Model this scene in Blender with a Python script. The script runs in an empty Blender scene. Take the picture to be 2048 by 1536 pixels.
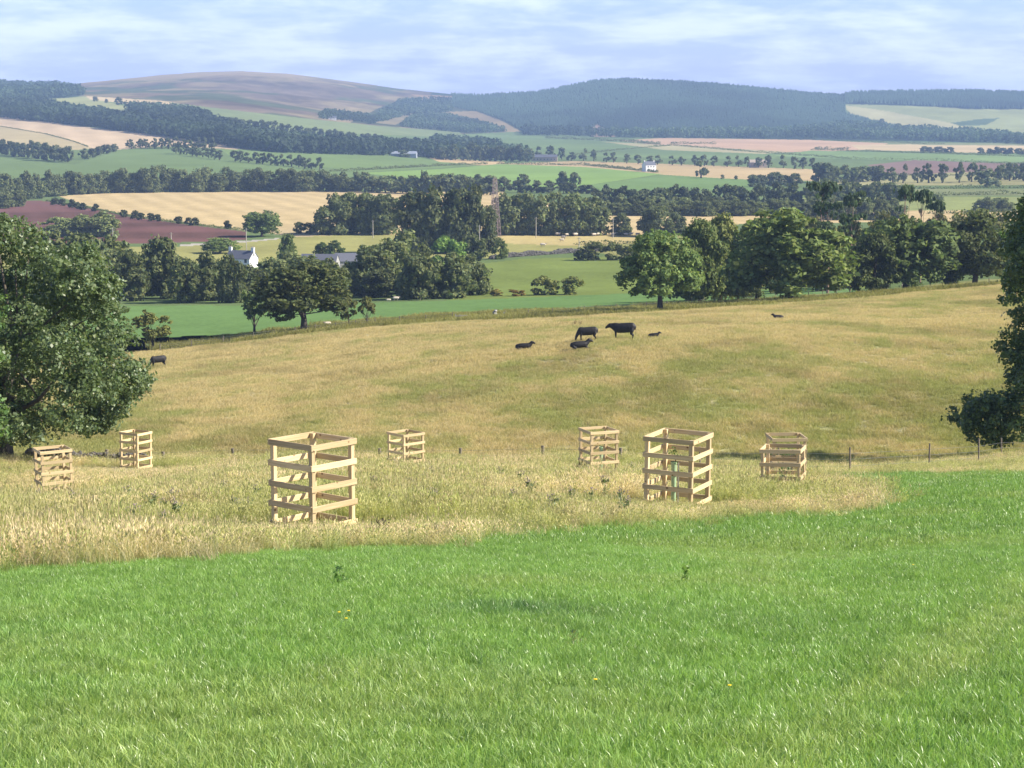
import bpy, math, random
import numpy as np
from mathutils import Vector, Matrix
R = math.radians
rng = np.random.default_rng(7)
random.seed(7)
sc = bpy.context.scene
# ------------------------------------------------------------------ camera
FPX, W2, H2 = 3900.0, 2048, 1536
PITCH = math.atan(518.0/FPX)
cam_d = bpy.data.cameras.new('camera'); cam = bpy.data.objects.new('camera', cam_d)
sc.collection.objects.link(cam)
cam_d.sensor_width = 36.0; cam_d.lens = 36.0*FPX/W2
cam_d.clip_start = 0.1; cam_d.clip_end = 60000
cam.location = (0, 0, 0); cam.rotation_euler = (math.pi/2-PITCH, 0, 0)
sc.camera = cam
# ------------------------------------------------------------------ light
SUN_EL, SUN_AZ = R(36), R(-6)          # azimuth measured from +X
sdir = Vector((math.cos(SUN_EL)*math.cos(SUN_AZ), math.cos(SUN_EL)*math.sin(SUN_AZ), math.sin(SUN_EL)))
sl = bpy.data.lights.new('sun', 'SUN'); sl.energy = 5.0; sl.angle = R(0.53); sl.color = (1.0, 0.93, 0.80)
so = bpy.data.objects.new('sun', sl); sc.collection.objects.link(so)
so.rotation_euler = (-sdir).to_track_quat('-Z', 'Y').to_euler()
sc.view_settings.view_transform = 'Standard'; sc.view_settings.look = 'None'
sc.view_settings.gamma = 1.0; sc.view_settings.exposure = 0.88
# world
w = bpy.data.worlds.new('World'); sc.world = w; w.use_nodes = True
nt = w.node_tree; N = nt.nodes; L = nt.links; N.clear()
def nd(t, **k):
    n = N.new(t)
    for a, b in k.items(): setattr(n, a, b)
    return n
def mth(op, a, b=None, c=None, clamp=False):
    n = N.new('ShaderNodeMath'); n.operation = op; n.use_clamp = clamp
    for i, v in enumerate((a, b, c)):
        if v is None: continue
        if isinstance(v, (int, float)): n.inputs[i].default_value = v
        else: L.new(v, n.inputs[i])
    return n.outputs[0]
sky = nd('ShaderNodeTexSky', sky_type='NISHITA', sun_disc=False, sun_elevation=SUN_EL, sun_rotation=R(96))
sky.altitude = 100; sky.air_density = 1.0; sky.dust_density = 0.6; sky.ozone_density = 2.0
tc = nd('ShaderNodeTexCoord'); sep = nd('ShaderNodeSeparateXYZ'); L.new(tc.outputs['Generated'], sep.inputs[0])
zz = mth('MAXIMUM', sep.outputs[2], 0.0)
den = mth('ADD', zz, 0.15)
comb = nd('ShaderNodeCombineXYZ')
L.new(mth('DIVIDE', sep.outputs[0], den), comb.inputs[0]); L.new(mth('DIVIDE', sep.outputs[1], den), comb.inputs[1])
n1 = nd('ShaderNodeTexNoise'); n1.inputs['Scale'].default_value = 2.3; n1.inputs['Detail'].default_value = 9; n1.inputs['Roughness'].default_value = 0.58
n1.inputs['Distortion'].default_value = 0.25
L.new(comb.outputs[0], n1.inputs['Vector'])
n2 = nd('ShaderNodeTexNoise'); n2.inputs['Scale'].default_value = 9; n2.inputs['Detail'].default_value = 6; n2.inputs['Roughness'].default_value = 0.6
L.new(comb.outputs[0], n2.inputs['Vector'])
s_ = mth('ADD', mth('MULTIPLY', n1.outputs['Fac'], 0.75), mth('MULTIPLY', n2.outputs['Fac'], 0.25))
mr = nd('ShaderNodeMapRange'); mr.interpolation_type = 'SMOOTHSTEP'
mr.inputs['From Min'].default_value = 0.40; mr.inputs['From Max'].default_value = 0.64
L.new(s_, mr.inputs['Value'])
# broken cloud towards the horizon, clear blue overhead
fall = nd('ShaderNodeMapRange'); fall.interpolation_type = 'SMOOTHSTEP'
fall.inputs['From Min'].default_value = 0.11; fall.inputs['From Max'].default_value = 0.30; fall.inputs['To Min'].default_value = 0.52; fall.inputs['To Max'].default_value = 0.05
L.new(sep.outputs[2], fall.inputs['Value'])
cl = mth('MULTIPLY', mr.outputs[0], fall.outputs[0])
tint = nd('ShaderNodeMix', data_type='RGBA', blend_type='MULTIPLY'); tint.inputs[0].default_value = 1.0
L.new(sky.outputs[0], tint.inputs[6]); 
hz_ = nd('ShaderNodeMapRange'); hz_.interpolation_type = 'SMOOTHSTEP'        # the air near the horizon is brighter
hz_.inputs['From Min'].default_value = 0.10; hz_.inputs['From Max'].default_value = 0.28; L.new(sep.outputs[2], hz_.inputs['Value'])
tc2 = nd('ShaderNodeMix', data_type='RGBA'); L.new(hz_.outputs[0], tc2.inputs[0]); tc2.inputs[6].default_value = (1.12, 1.20, 2.36, 1); tc2.inputs[7].default_value = (0.72, 0.78, 1.05, 1)
L.new(tc2.outputs[2], tint.inputs[7])
mixc = nd('ShaderNodeMix', data_type='RGBA'); L.new(cl, mixc.inputs[0]); L.new(tint.outputs[2], mixc.inputs[6])
mixc.inputs[7].default_value = (11.2, 12.0, 15.8, 1)
bg = nd('ShaderNodeBackground'); bg.inputs[1].default_value = 0.068; L.new(mixc.outputs[2], bg.inputs[0])
wo = nd('ShaderNodeOutputWorld'); L.new(bg.outputs[0], wo.inputs[0])

# ------------------------------------------------------------------ pixel <-> ray helpers (2048 x 1536)
cP, sP = math.cos(PITCH), math.sin(PITCH)
def ray_ut(px, py):
    v = (np.asarray(py, float)-768)/FPX; h = (np.asarray(px, float)-1024)/FPX
    q = cP - v*sP
    return h/q, (sP+v*cP)/q           # X/Y , -Z/Y
def project(X, Y, Z):
    d = Y*cP - Z*sP; up = Y*sP + Z*cP
    d = np.maximum(d, 1e-3)
    return 1024+FPX*X/d, 768-FPX*up/d
# ------------------------------------------------------------------ noise
def _h(ix, iy, s):
    n = (ix.astype(np.int64)*374761393 + iy.astype(np.int64)*668265263 + s*974711) & 0x7fffffff
    n = ((n ^ (n >> 13))*1274126177) & 0x7fffffff
    n = n ^ (n >> 16)
    return (n & 0xffff)/65535.0
def vnoise(x, y, s=0):
    x = np.asarray(x, float); y = np.asarray(y, float)
    ix = np.floor(x); iy = np.floor(y); fx = x-ix; fy = y-iy
    fx = fx*fx*(3-2*fx); fy = fy*fy*(3-2*fy)
    a = _h(ix, iy, s); b = _h(ix+1, iy, s); c = _h(ix, iy+1, s); d = _h(ix+1, iy+1, s)
    return (a*(1-fx)+b*fx)*(1-fy)+(c*(1-fx)+d*fx)*fy
def fbm(x, y, s=0, o=4):
    r = 0; a = 0.5; t = 0
    for i in range(o):
        r = r + a*vnoise(x, y, s+i*17); t += a; a *= 0.55; x = np.asarray(x)*2.03+3.1; y = np.asarray(y)*2.03-1.7
    return r/t
# ------------------------------------------------------------------ terrain height
XK = np.array([-500, 0, 317, 650, 900, 1200, 1500, 1700, 2000, 2500.])
RIM = np.array([938, 936, 933, 928, 930, 932, 943, 946, 924, 892.])
DK = [105, 112, 120, 128, 160, 195, 230, 280, 330, 430, 520, 600, 700, 790, 950, 1130, 1330]
RT = [RIM, RIM+13, RIM+4, RIM-14,
 [845, 838, 828, 812, 795, 782, 778, 778, 775, 775],
 [795, 785, 775, 750, 718, 684, 682, 682, 685, 690],
 [758, 752, 742, 712, 682, 650, 644, 640, 635, 632],
 [722, 716, 704, 667, 645, 629, 615, 604, 592, 585],
 [690, 682, 668, 650, 632, 617, 604, 592, 567, 560],
 [612, 612, 610, 607, 603, 596, 588, 578, 553, 548],
 [575, 575, 575, 572, 570, 567, 560, 554, 538, 532],
 [540, 540, 540, 538, 536, 533, 529, 525, 518, 515],
 [500, 500, 500, 500, 500, 500, 498, 495, 490, 490],
 [474, 474, 472, 470, 470, 470, 468, 467, 466, 466],
 [440, 440, 436, 432, 430, 430, 430, 430, 430, 430],
 [412, 412, 406, 402, 402, 402, 402, 402, 402, 402],
 [392, 390, 383, 381, 380, 380, 380, 380, 380, 380]]
RT = np.array(RT, float)
LD = [1330, 1560, 1900, 2350, 2800, 3300, 3800, 4350]; LR = [383, 350, 318, 275, 240, 214, 195, 184]
RD = [1330, 1560, 1900, 2350, 2850, 3300, 3700, 4100, 4350]; RR = [380, 360, 340, 320, 300, 287, 276, 264, 252]
SKX = np.array([-700, -200, 0, 50, 110, 170, 250, 330, 400, 490, 580, 700, 800, 880, 905, 970, 1010, 1080, 1130, 1190, 1250, 1330, 1420, 1520, 1620, 1690, 1750, 1850, 1950, 2048, 2400, 2800.])
SKR = np.array([180, 172, 170, 176, 174, 169, 160, 152, 147, 144, 149.5, 165, 179, 187, 190, 192, 188, 184, 174, 162, 159, 162, 168, 177, 187, 191, 189, 187, 186, 191, 197, 200.])
RDX = np.array([-700, 0, 200, 490, 850, 1000, 1200, 2048, 2800.]); RDD = np.array([5200, 5300, 6000, 6500, 6400, 5900, 5700, 5500, 5500.])
def height(u, D):
    """u = X/Y, D = Y -> z"""
    u = np.asarray(u, float); D = np.asarray(D, float); u, D = np.broadcast_arrays(u, D)
    xp = 1024+FPX*u
    z = np.zeros(u.shape)
    rim = np.interp(xp, XK, RIM)
    # near slope
    s = (rim-250)/FPX - 1.7/105
    near = -1.7 - s*D - .36*np.exp(-((D-38)/13)**2) - .85*np.exp(-((xp-70)/280)**2)*np.exp(-((D-72)/19)**2) - .28*np.exp(-((D-88)/9)**2)*np.clip((1400-xp)/200, 0, 1)
    # mid table
    lD = np.log(np.clip(D, 105, 1330)); lk = np.log(DK)
    j = np.clip(np.searchsorted(lk, lD, side='right')-1, 0, len(DK)-2)
    rows = np.stack([np.interp(xp, XK, r) for r in RT], 0)
    zt = -(rows-250)/FPX*np.array(DK).reshape((-1,)+(1,)*xp.ndim)
    # catmull-ish: use linear in D on z
    za = np.take_along_axis(zt, j[None], 0)[0]; zb = np.take_along_axis(zt, (j+1)[None], 0)[0]
    Da = np.array(DK)[j]; Db = np.array(DK)[j+1]
    f = np.clip((D-Da)/(Db-Da), 0, 1)
    mid = za*(1-f)+zb*f
    # far
    wl = np.clip((xp-380)/(1000-380), 0, 1); wl = wl*wl*(3-2*wl)
    rfar = np.interp(D, LD, LR)*(1-wl)+np.interp(D, RD, RR)*wl
    rk = LR[-1]*(1-wl)+RR[-1]*wl
    ridge = np.interp(xp, SKX, SKR); Dr = np.interp(xp, RDX, RDD)
    rk = np.maximum(rk, ridge+3)
    q = np.clip((D-4350)/(Dr-4350), 0, 1)
    rhill = ridge+(rk-ridge)*(1-q)**1.5
    row = np.where(D < 4350, np.maximum(rfar, ridge+3), rhill)
    zf = -(row-250)/FPX*D
    zr = -(ridge-250)/FPX*Dr
    back = zr - (D-Dr)*0.06 - 0.00006*(D-Dr)**2
    zf = np.where(D > Dr, back, zf)
    z = np.where(D < 105, near, np.where(D < 1330, mid, zf))
    return z
NU = 1150
UG = np.linspace(-0.345, 0.345, NU)
def seg(a, b, n, log=True):
    return (np.exp(np.linspace(math.log(a), math.log(b), n, endpoint=False)) if log else np.linspace(a, b, n, endpoint=False))
DG = np.concatenate([seg(1.5, 105, 110), seg(105, 280, 150), seg(280, 1330, 215), seg(1330, 4350, 230), seg(4350, 6600, 110), seg(6600, 9500, 12)])
AP = 14.0                              # fan apex behind the camera
UU, DD = np.meshgrid(UG, DG)           # rows: D
GX = UU*(DD+AP)
GZ = height(GX/DD, DD)
# smooth kinks in z along D and across
def smooth(Z, n, ax):
    for _ in range(n):
        P = np.concatenate([Z[:1], Z, Z[-1:]], 0) if ax == 0 else np.concatenate([Z[:, :1], Z, Z[:, -1:]], 1)
        Z = (P[:-2]+2*P[1:-1]+P[2:])/4 if ax == 0 else (P[:, :-2]+2*P[:, 1:-1]+P[:, 2:])/4
    return Z
Zs = smooth(GZ, 14, 0); Zs = smooth(Zs, 30, 1)
wgt = np.clip((DD-90)/30, 0, 1)*np.clip((5300-DD)/500, 0, 1)
GZ = GZ*(1-wgt)+Zs*wgt
GZ = GZ + (DD < 104)*0.0 + (fbm(GX*0.22, DD*0.22, 5, 2)-.5)*0.16*np.clip(DD/30, .2, 1)*(DD < 110) \
     + (fbm(GX*0.08, DD*0.08, 9, 3)-.5)*0.7*np.clip((DD-60)/40, 0, 1)*np.clip((420-DD)/100, 0, 1) \
     + (fbm(GX*0.006, DD*0.004, 12, 3)-.5)*3.5*np.clip((DD-500)/600, 0, 1) \
     + (fbm(GX*0.0032, DD*0.002, 31, 4)-.5)*38*np.clip((DD-3900)/900, 0, 1)*np.clip((np.interp(1024+FPX*UU, RDX, RDD)-150-DD)/500, 0, 1)
LDG = np.log(DG)
def gz(X, Y):
    X = np.asarray(X, float); Y = np.clip(np.asarray(Y, float), 1.6, 9400)
    uu = X/(Y+AP); fi = np.clip((uu-UG[0])/(UG[1]-UG[0]), 0, NU-1.001); i = fi.astype(int); fi = fi-i
    fj = np.interp(Y, DG, np.arange(len(DG))); j = np.clip(fj.astype(int), 0, len(DG)-2); fj = fj-j
    return (GZ[j, i]*(1-fi)+GZ[j, i+1]*fi)*(1-fj)+(GZ[j+1, i]*(1-fi)+GZ[j+1, i+1]*fi)*fj
Dm = np.concatenate([np.exp(np.linspace(math.log(6), math.log(6400), 5000))])
def ground(px, py, dmin=6):
    """first visible ground point along the pixel's ray"""
    u, t = ray_ut(px, py)
    d = Dm[Dm > dmin]
    g = gz(u*d, d)+t*d                   # >0 when the ground is above the ray
    k = np.argmax(g > 0)
    if not (g > 0).any(): k = int(np.argmax(g))
    D = float(d[k]); X = float(u)*D
    return X, D, float(gz(X, D))
def at_depth(px, D, py=500):
    X = 0
    for _ in range(3):
        u, t = ray_ut(px, py); X = float(u)*D; z = float(gz(X, D)); _, py = project(X, D, z)
    return X, D, z
# ------------------------------------------------------------------ field colours
def inpoly(px, py, poly):
    n = len(poly); r = np.zeros(px.shape, bool); j = n-1
    for i in range(n):
        xi, yi = poly[i]; xj, yj = poly[j]
        if yi != yj:
            c = ((yi > py) != (yj > py)) & (px < (xj-xi)*(py-yi)/(yj-yi)+xi)
            r ^= c
        j = i
    return r
G_FAR = (.11, .17, .06); TAN = (.50, .37, .19); PALE = (.21, .25, .09); TEAL = (.055, .15, .055)
FIELDS = [
 # name, polygon, colour, noise amount
 ('far_fields', [(-900,100),(2900,100),(2900,620),(-900,620)], (.13,.18,.07), .2),
 ('heather_hill', [(-900,60),(930,60),(905,200),(1060,262),(930,268),(800,262),(640,262),(470,228),(340,207),(170,193),(-900,190)], (.15,.112,.078), .8),
 ('forest_hill', [(905,60),(2900,60),(2900,225),(2048,222),(1860,214),(1690,208),(1690,228),(1790,252),(1880,266),(2900,292),(2900,298),(1560,279),(1180,272),(1040,266),(960,240),(900,222),(830,215),(860,195)], (.035,.055,.03), .3),
 ('forest_hill', [(700,245),(760,215),(800,200),(900,205),(1030,262),(940,268),(820,255)], (.06,.07,.035), .3),
 ('heath_slope', [(880,224),(950,222),(1000,240),(1042,263),(1015,264),(960,245),(900,232)], (.25,.19,.10), .4),
 ('heath_slope', [(745,245),(800,232),(830,222),(835,230),(790,250)], (.22,.18,.10), .4),
 ('heath_slope', [(1175,262),(1195,248),(1232,274),(1180,274)], (.25,.17,.12), .4),
 ('heath_slope', [(820,188),(905,192),(900,197),(850,200)], (.30,.21,.13), .4),
 ('hill_field', [(1690,208),(1860,213),(2900,226),(2900,275),(2030,272),(1900,252),(1760,225)], (.27,.29,.12), .3),
 ('hill_field', [(1688,210),(1760,220),(1870,240),(2025,270),(1960,272),(1870,262),(1790,250),(1700,230)], (.40,.37,.18), .2),
 ('hill_field', [(1900,246),(1960,238),(2000,236),(1970,250),(1920,252)], (.09,.13,.06), .2),
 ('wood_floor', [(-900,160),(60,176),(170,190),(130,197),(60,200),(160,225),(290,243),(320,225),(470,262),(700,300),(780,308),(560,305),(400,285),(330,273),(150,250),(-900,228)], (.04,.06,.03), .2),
 ('hill_pasture', [(60,200),(130,196),(170,193),(240,210),(310,226),(290,243),(160,226)], (.30,.31,.13), .3),
 ('stubble_slope', [(170,192),(330,202),(400,214),(360,216),(250,207),(180,199)], (.55,.43,.24), .2),
 ('hill_meadow', [(340,205),(480,222),(640,240),(760,252),(920,264),(925,276),(780,270),(700,268),(560,262),(430,240),(380,222)], (.18,.22,.095), .25),
 ('teal_meadow', [(440,248),(560,262),(690,275),(720,283),(600,285),(480,268)], (.075,.17,.09), .2),
 ('gold_slope', [(-900,222),(0,231),(150,251),(390,279),(500,292),(500,300),(330,292),(240,299),(180,297),(60,285),(-900,270)], (.50,.38,.24), .15),
 ('mown_slope', [(-900,240),(0,253),(90,268),(150,284),(185,297),(150,300),(-900,292)], (.40,.33,.18), .15),
 ('green_slope', [(-900,290),(0,306),(60,320),(150,329),(240,301),(330,298),(450,320),(660,342),(720,346),(720,352),(-900,365)], (.15,.21,.08), .2),
 ('middle_meadow', [(440,298),(560,300),(700,306),(860,314),(985,326),(880,336),(720,344),(650,335),(460,312)], (.16,.225,.08), .2),
 ('stubble_strip', [(855,315),(1010,324),(1000,330),(960,329),(880,324)], TAN, .2),
 ('stubble_strip', [(930,330),(1150,322),(1310,327),(1640,339),(1640,362),(1500,360),(1300,348),(1180,335)], (.45,.34,.18), .25),
 ('light_meadow', [(716,346),(880,338),(1000,328),(1170,334),(1325,348),(1150,374),(1060,376),(850,358)], (.20,.30,.085), .15),
 ('green_patch', [(1150,374),(1325,350),(1510,360),(1510,380),(1200,382)], (.15,.23,.08), .15),
 ('valley_fields', [(930,268),(1230,278),(1330,292),(1560,308),(1545,320),(1150,312),(1000,300),(880,290)], (.15,.21,.08), .3),
 ('red_stubble', [(1235,281),(1330,276),(1640,280),(1780,286),(1730,300),(1560,305),(1330,292)], (.48,.32,.20), .25),
 ('pale_stubble', [(1200,283),(1330,290),(1570,303),(1530,308),(1330,300)], (.38,.34,.18), .2),
 ('pale_stubble', [(1700,290),(1850,288),(2900,296),(2900,312),(1960,306),(1850,303),(1720,300)], (.50,.39,.22), .2),
 ('valley_fields', [(1620,280),(1860,286),(2900,292),(2900,296),(1850,290)], (.22,.24,.11), .2),
 ('valley_fields', [(1545,312),(1620,301),(1860,307),(2900,316),(2900,332),(1870,322),(1700,318)], (.19,.27,.10), .2),
 ('ploughed_strip', [(1735,330),(1830,320),(1950,325),(2900,340),(2900,352),(1780,350)], (.21,.14,.115), .2),
 ('valley_fields', [(1640,362),(1900,345),(2900,345),(2900,366),(1640,372)], (.30,.28,.13), .5),
 ('valley_fields', [(1800,378),(2900,376),(2900,390),(1800,392)], (.20,.22,.10), .4),
 ('grey_meadow', [(1560,396),(1850,394),(2900,389),(2900,424),(1560,424)], (.24,.27,.10), .25),
 ('gold_field', [(115,392),(200,386),(500,382),(1010,384),(1010,398),(1230,418),(1230,430),(1560,420),(2900,424),(2900,440),(1500,446),(1290,470),(1220,474),(600,474),(490,461),(380,448),(250,430),(170,410)], (.50,.385,.20), .12),
 ('ploughed_field', [(-900,440),(0,414),(50,401),(92,402),(170,414),(250,432),(380,450),(492,463),(494,480),(280,487),(-900,500)], (.12,.066,.055), .2),
 ('road', [(360,489),(500,481),(560,476),(560,478),(500,484),(360,493)], (.42,.39,.33), .1),
 ('sheep_pasture', [(-900,500),(360,493),(500,484),(600,474),(700,469),(1290,470),(1700,466),(1700,520),(1240,513),(1150,497),(980,516),(700,520),(-900,560)], (.30,.29,.105), .3),
 ('sheep_pasture', [(960,470),(1290,469),(1300,486),(1150,492),(980,486)], (.42,.34,.15), .25),
 ('green_hillock', [(940,530),(1040,518),(1240,512),(1700,500),(1760,560),(1700,590),(1240,592),(900,602)], (.17,.215,.06), .25),
 ('green_strip', [(-900,640),(-900,612),(500,611),(900,601),(1230,588),(1500,580),(1720,572),(1720,584),(1500,600),(1330,610),(1100,630),(900,639),(720,656),(600,662),(340,674),(-900,700)], (.135,.225,.075), .15),
]
PAST_EDGE = [(-900,740),(0,735),(300,703),(500,683),(650,664),(900,644),(1100,637),(1320,624),(1500,614),(1700,600),(1900,580),(2050,566),(2900,556)]
MEADOW_EDGE = [(-600,1180),(0,1136),(150,1131),(300,1122),(400,1114),(520,1107),(700,1096),(850,1092),(1000,1076),(1100,1068),(1180,1058),(1300,1052),(1420,1044),(1500,1034),(1600,1028),(1700,1024),(1745,1016),(1765,1002),(1752,986),(1715,974),(1650,962),(1560,950),(1400,947)]
FN = {}
def paint(X, Y, near_only=False):
    """albedo and field id for ground points"""
    X = np.asarray(X, float); Y = np.asarray(Y, float)
    Z = gz(X, Y); px, py = project(X, Y, Z)
    col = np.zeros(X.shape+(3,)); fid = np.zeros(X.shape, int)
    names = []
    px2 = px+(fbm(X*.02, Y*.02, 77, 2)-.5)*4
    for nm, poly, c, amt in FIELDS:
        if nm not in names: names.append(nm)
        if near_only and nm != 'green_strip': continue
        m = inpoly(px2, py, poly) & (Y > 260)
        if not m.any(): continue
        c = np.array(c); x, y = X[m], Y[m]
        k = np.where(y < 1500, .03, .006)
        s = fbm(x*k, y*k*.6, 3, 4)-.5
        cc = c[None]*(1+s[:, None]*amt*1.6)*(1+(fbm(x*k*6, y*k*3.5, 23, 3)-.5)[:, None]*.22)
        # drill lines along the slope
        if nm in ('gold_field', 'gold_slope', 'ploughed_field', 'red_stubble', 'stubble_strip'):
            v = np.sin((x*0.9+y*.25)*(.16 if nm == 'gold_slope' else .42)+fbm(x*.01, y*.01, 4, 2)*3)
            cc *= (1+.07*v)[:, None]
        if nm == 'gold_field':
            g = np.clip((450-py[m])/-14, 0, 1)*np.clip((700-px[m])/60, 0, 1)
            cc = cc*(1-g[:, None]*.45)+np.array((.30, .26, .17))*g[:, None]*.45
        if nm == 'ploughed_field':
            g = np.clip((fbm(x*.008, y*.02, 14, 2)-.42)*5, 0, 1)[:, None]
            cc = cc*(1-g*.5)+np.array((.22, .11, .10))*g*.5
        if nm == 'heather_hill':
            a = fbm(x*.006, y*.0035, 41, 5)[:, None]; b = fbm(x*.008, y*.004, 51, 5)[:, None]
            t = np.clip((a-.50)*7, 0, 1); cc = cc*(1-t)+np.array((.25, .20, .11))*t
            t = np.clip((b-.52)*9, 0, 1); cc = cc*(1-t)+np.array((.085, .10, .05))*t
            cc = cc*(1+(fbm(x*.03, y*.014, 63, 3)-.5)*.7)[:, None]
            t = np.clip((153+abs(px[m]-490)*.055-py[m])/8, 0, 1)[:, None]*.8; cc = cc*(1-t)+np.array((.36, .27, .16))*t
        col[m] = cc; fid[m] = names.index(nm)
    edge = np.interp(px, [p[0] for p in PAST_EDGE], [p[1] for p in PAST_EDGE])
    vg = (py > edge-9-8*vnoise(px*.02, X*0, 8)) & (Y > 250) & (Y < 420) & (px > 300)
    names.append('verge')
    s = fbm(X*.15, Y*.15, 21, 3)
    col[vg] = (np.array((.25, .25, .09))[None]*(.7+.6*s[vg][:, None])); fid[vg] = names.index('verge')
    names.append('hay_pasture'); m = ((py > edge) & (Y < 340) & (Y >= 112)) | ((Y > 112) & (Y <= 255))
    x, y = X[m], Y[m]
    a = fbm(x*.045, y*.03, 61, 4); b = fbm(x*.25, y*.12, 71, 4); c3 = fbm(x*.9, y*.4, 81, 3)
    low = np.clip((175-y)/50, 0, 1)
    g = np.clip((a-.50)*1.6+(b-.5)*2.0+(c3-.5)*1.8+low*.62+.24, 0, 1)[:, None]
    tan = np.array((.60, .525, .32)); grn = np.array((.37, .39, .165))
    cc = tan*(1-g)+grn*g
    cc *= (.84+.32*c3)[:, None]
    q = np.clip((fbm(x*.16, y*.10, 171, 4)-.60)*9, 0, 1)[:, None]*.3; cc = cc*(1-q)+np.array((.26, .22, .10))*q
    col[m] = cc*.92; fid[m] = names.index('hay_pasture')
    names += ['rough_ground', 'meadow']
    m = Y < 112
    x, y, p, r = X[m], Y[m], px[m], py[m]
    ex = np.array([e[0] for e in MEADOW_EDGE]); ey = np.array([e[1] for e in MEADOW_EDGE])
    wob = (fbm(x*.8, y*.8, 91, 3)-.5)
    poly = [(-900, 1190)]+[tuple(e) for e in MEADOW_EDGE[1:]]+[(1350, 940), (1350, 800), (-900, 800)]
    rough = inpoly(p+wob*30, r+wob*14, poly)
    # strip of dry grass along the fence at the brow
    rr = np.interp(p, [1350, 1500, 1700, 1850, 1950, 2050, 2900], [945, 952, 950, 947, 947, 946, 940])
    rough |= (r+wob*6 < rr)
    rough &= y > 17
    g = np.clip((fbm(x*.35, y*.22, 101, 4)-.47)*6, 0, 1)[:, None]
    b = fbm(x*1.7, y*1.2, 105, 3)[:, None]
    cr = (np.array((.56, .50, .30))*(1-g)+np.array((.28, .32, .12))*g)*(.7+.6*b)
    a = fbm(x*.30, y*.18, 111, 4)[:, None]; b = fbm(x*2.2, y*1.6, 115, 3)[:, None]
    cg = np.array((.225, .372, .108))*(.93+.14*a)*(.93+.14*b)
    t = np.clip((a-.58)*6, 0, 1)*.45; cg = cg*(1-t)+np.array((.31, .38, .15))*t
    t = np.clip((.40-fbm(x*.3+40, y*.18, 131, 4)[:, None])*8, 0, 1)*.5; cg = cg*(1-t)+np.array((.19, .32, .11))*t
    # faint worn track and one lush dark patch in the cut meadow
    xt = np.interp(y, [9, 12, 16, 22, 30], [1.3, 2.3, 4.0, 6.6, 10.0]); t = (np.clip(1-np.abs(x-xt-.5*(vnoise(y*.5, y*0, 5)-.5))/(.05*y), 0, 1)*np.clip((30-y)/8, 0, 1)*.45*(.4+.9*vnoise(x*1.3, y*.7, 6)))[:, None]
    cg = cg*(1-t)+np.array((.42, .48, .22))*t
    t = (np.clip(1.4-np.hypot((x-.12)/.95, (y-18.2)/.9)-.5*vnoise(x*3, y*3, 8), 0, 1)*.75)[:, None]; cg = cg*(1-t)+np.array((.085, .19, .08))*t
    cm = np.where(rough[:, None], cr, cg)
    col[m] = cm; fid[m] = np.where(rough, names.index('rough_ground'), names.index('meadow'))
    return col, fid, names
# ------------------------------------------------------------------ mesh + material helpers
C = sc.collection
def mkmesh(name, verts, faces, cols=None, uvs=None, smooth_=True, mat_idx=None):
    verts = np.ascontiguousarray(verts, dtype=np.float32); faces = np.ascontiguousarray(faces, dtype=np.int32)
    me = bpy.data.meshes.new(name); me.vertices.add(len(verts)); me.vertices.foreach_set('co', verts.ravel())
    nf, k = faces.shape
    me.loops.add(nf*k); me.loops.foreach_set('vertex_index', faces.ravel())
    me.polygons.add(nf); me.polygons.foreach_set('loop_start', np.arange(nf, dtype=np.int32)*k)
    me.polygons.foreach_set('loop_total', np.full(nf, k, dtype=np.int32))
    me.polygons.foreach_set('use_smooth', np.full(nf, bool(smooth_)))
    if mat_idx is not None: me.polygons.foreach_set('material_index', np.ascontiguousarray(mat_idx, dtype=np.int32))
    me.update(calc_edges=True)
    if cols is not None:
        c = np.ones((len(verts), 4), np.float32); c[:, :3] = cols
        a = me.color_attributes.new('Col', 'FLOAT_COLOR', 'POINT'); a.data.foreach_set('color', c.ravel())
    return me
def link(name, me, mats=None, parent=None):
    o = bpy.data.objects.new(name, me); C.objects.link(o)
    if mats is not None:
        for m in (mats if isinstance(mats, (list, tuple)) else [mats]): me.materials.append(m)
    if parent is not None: o.parent = parent
    return o
def tag(o, label=None, cat=None, group=None, kind=None):
    if label: o['label'] = label
    if cat: o['category'] = cat
    if group: o['group'] = group
    if kind: o['kind'] = kind
    return o
def empty(name, loc=(0, 0, 0), rz=0.0, sc_=None):
    o = bpy.data.objects.new(name, None); C.objects.link(o); o.empty_display_size = .2
    o.location = loc; o.rotation_euler = (0, 0, rz)
    if sc_ is not None: o.scale = sc_
    return o
KIDS = {}
def par(child, parent):
    child.parent = parent; KIDS.setdefault(parent.name, []).append(child); return child
def copy_tree(o, parent=None):
    c = o.copy(); C.objects.link(c)
    if parent is not None: par(c, parent)
    for ch in KIDS.get(o.name, []): copy_tree(ch, c)
    return c
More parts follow.
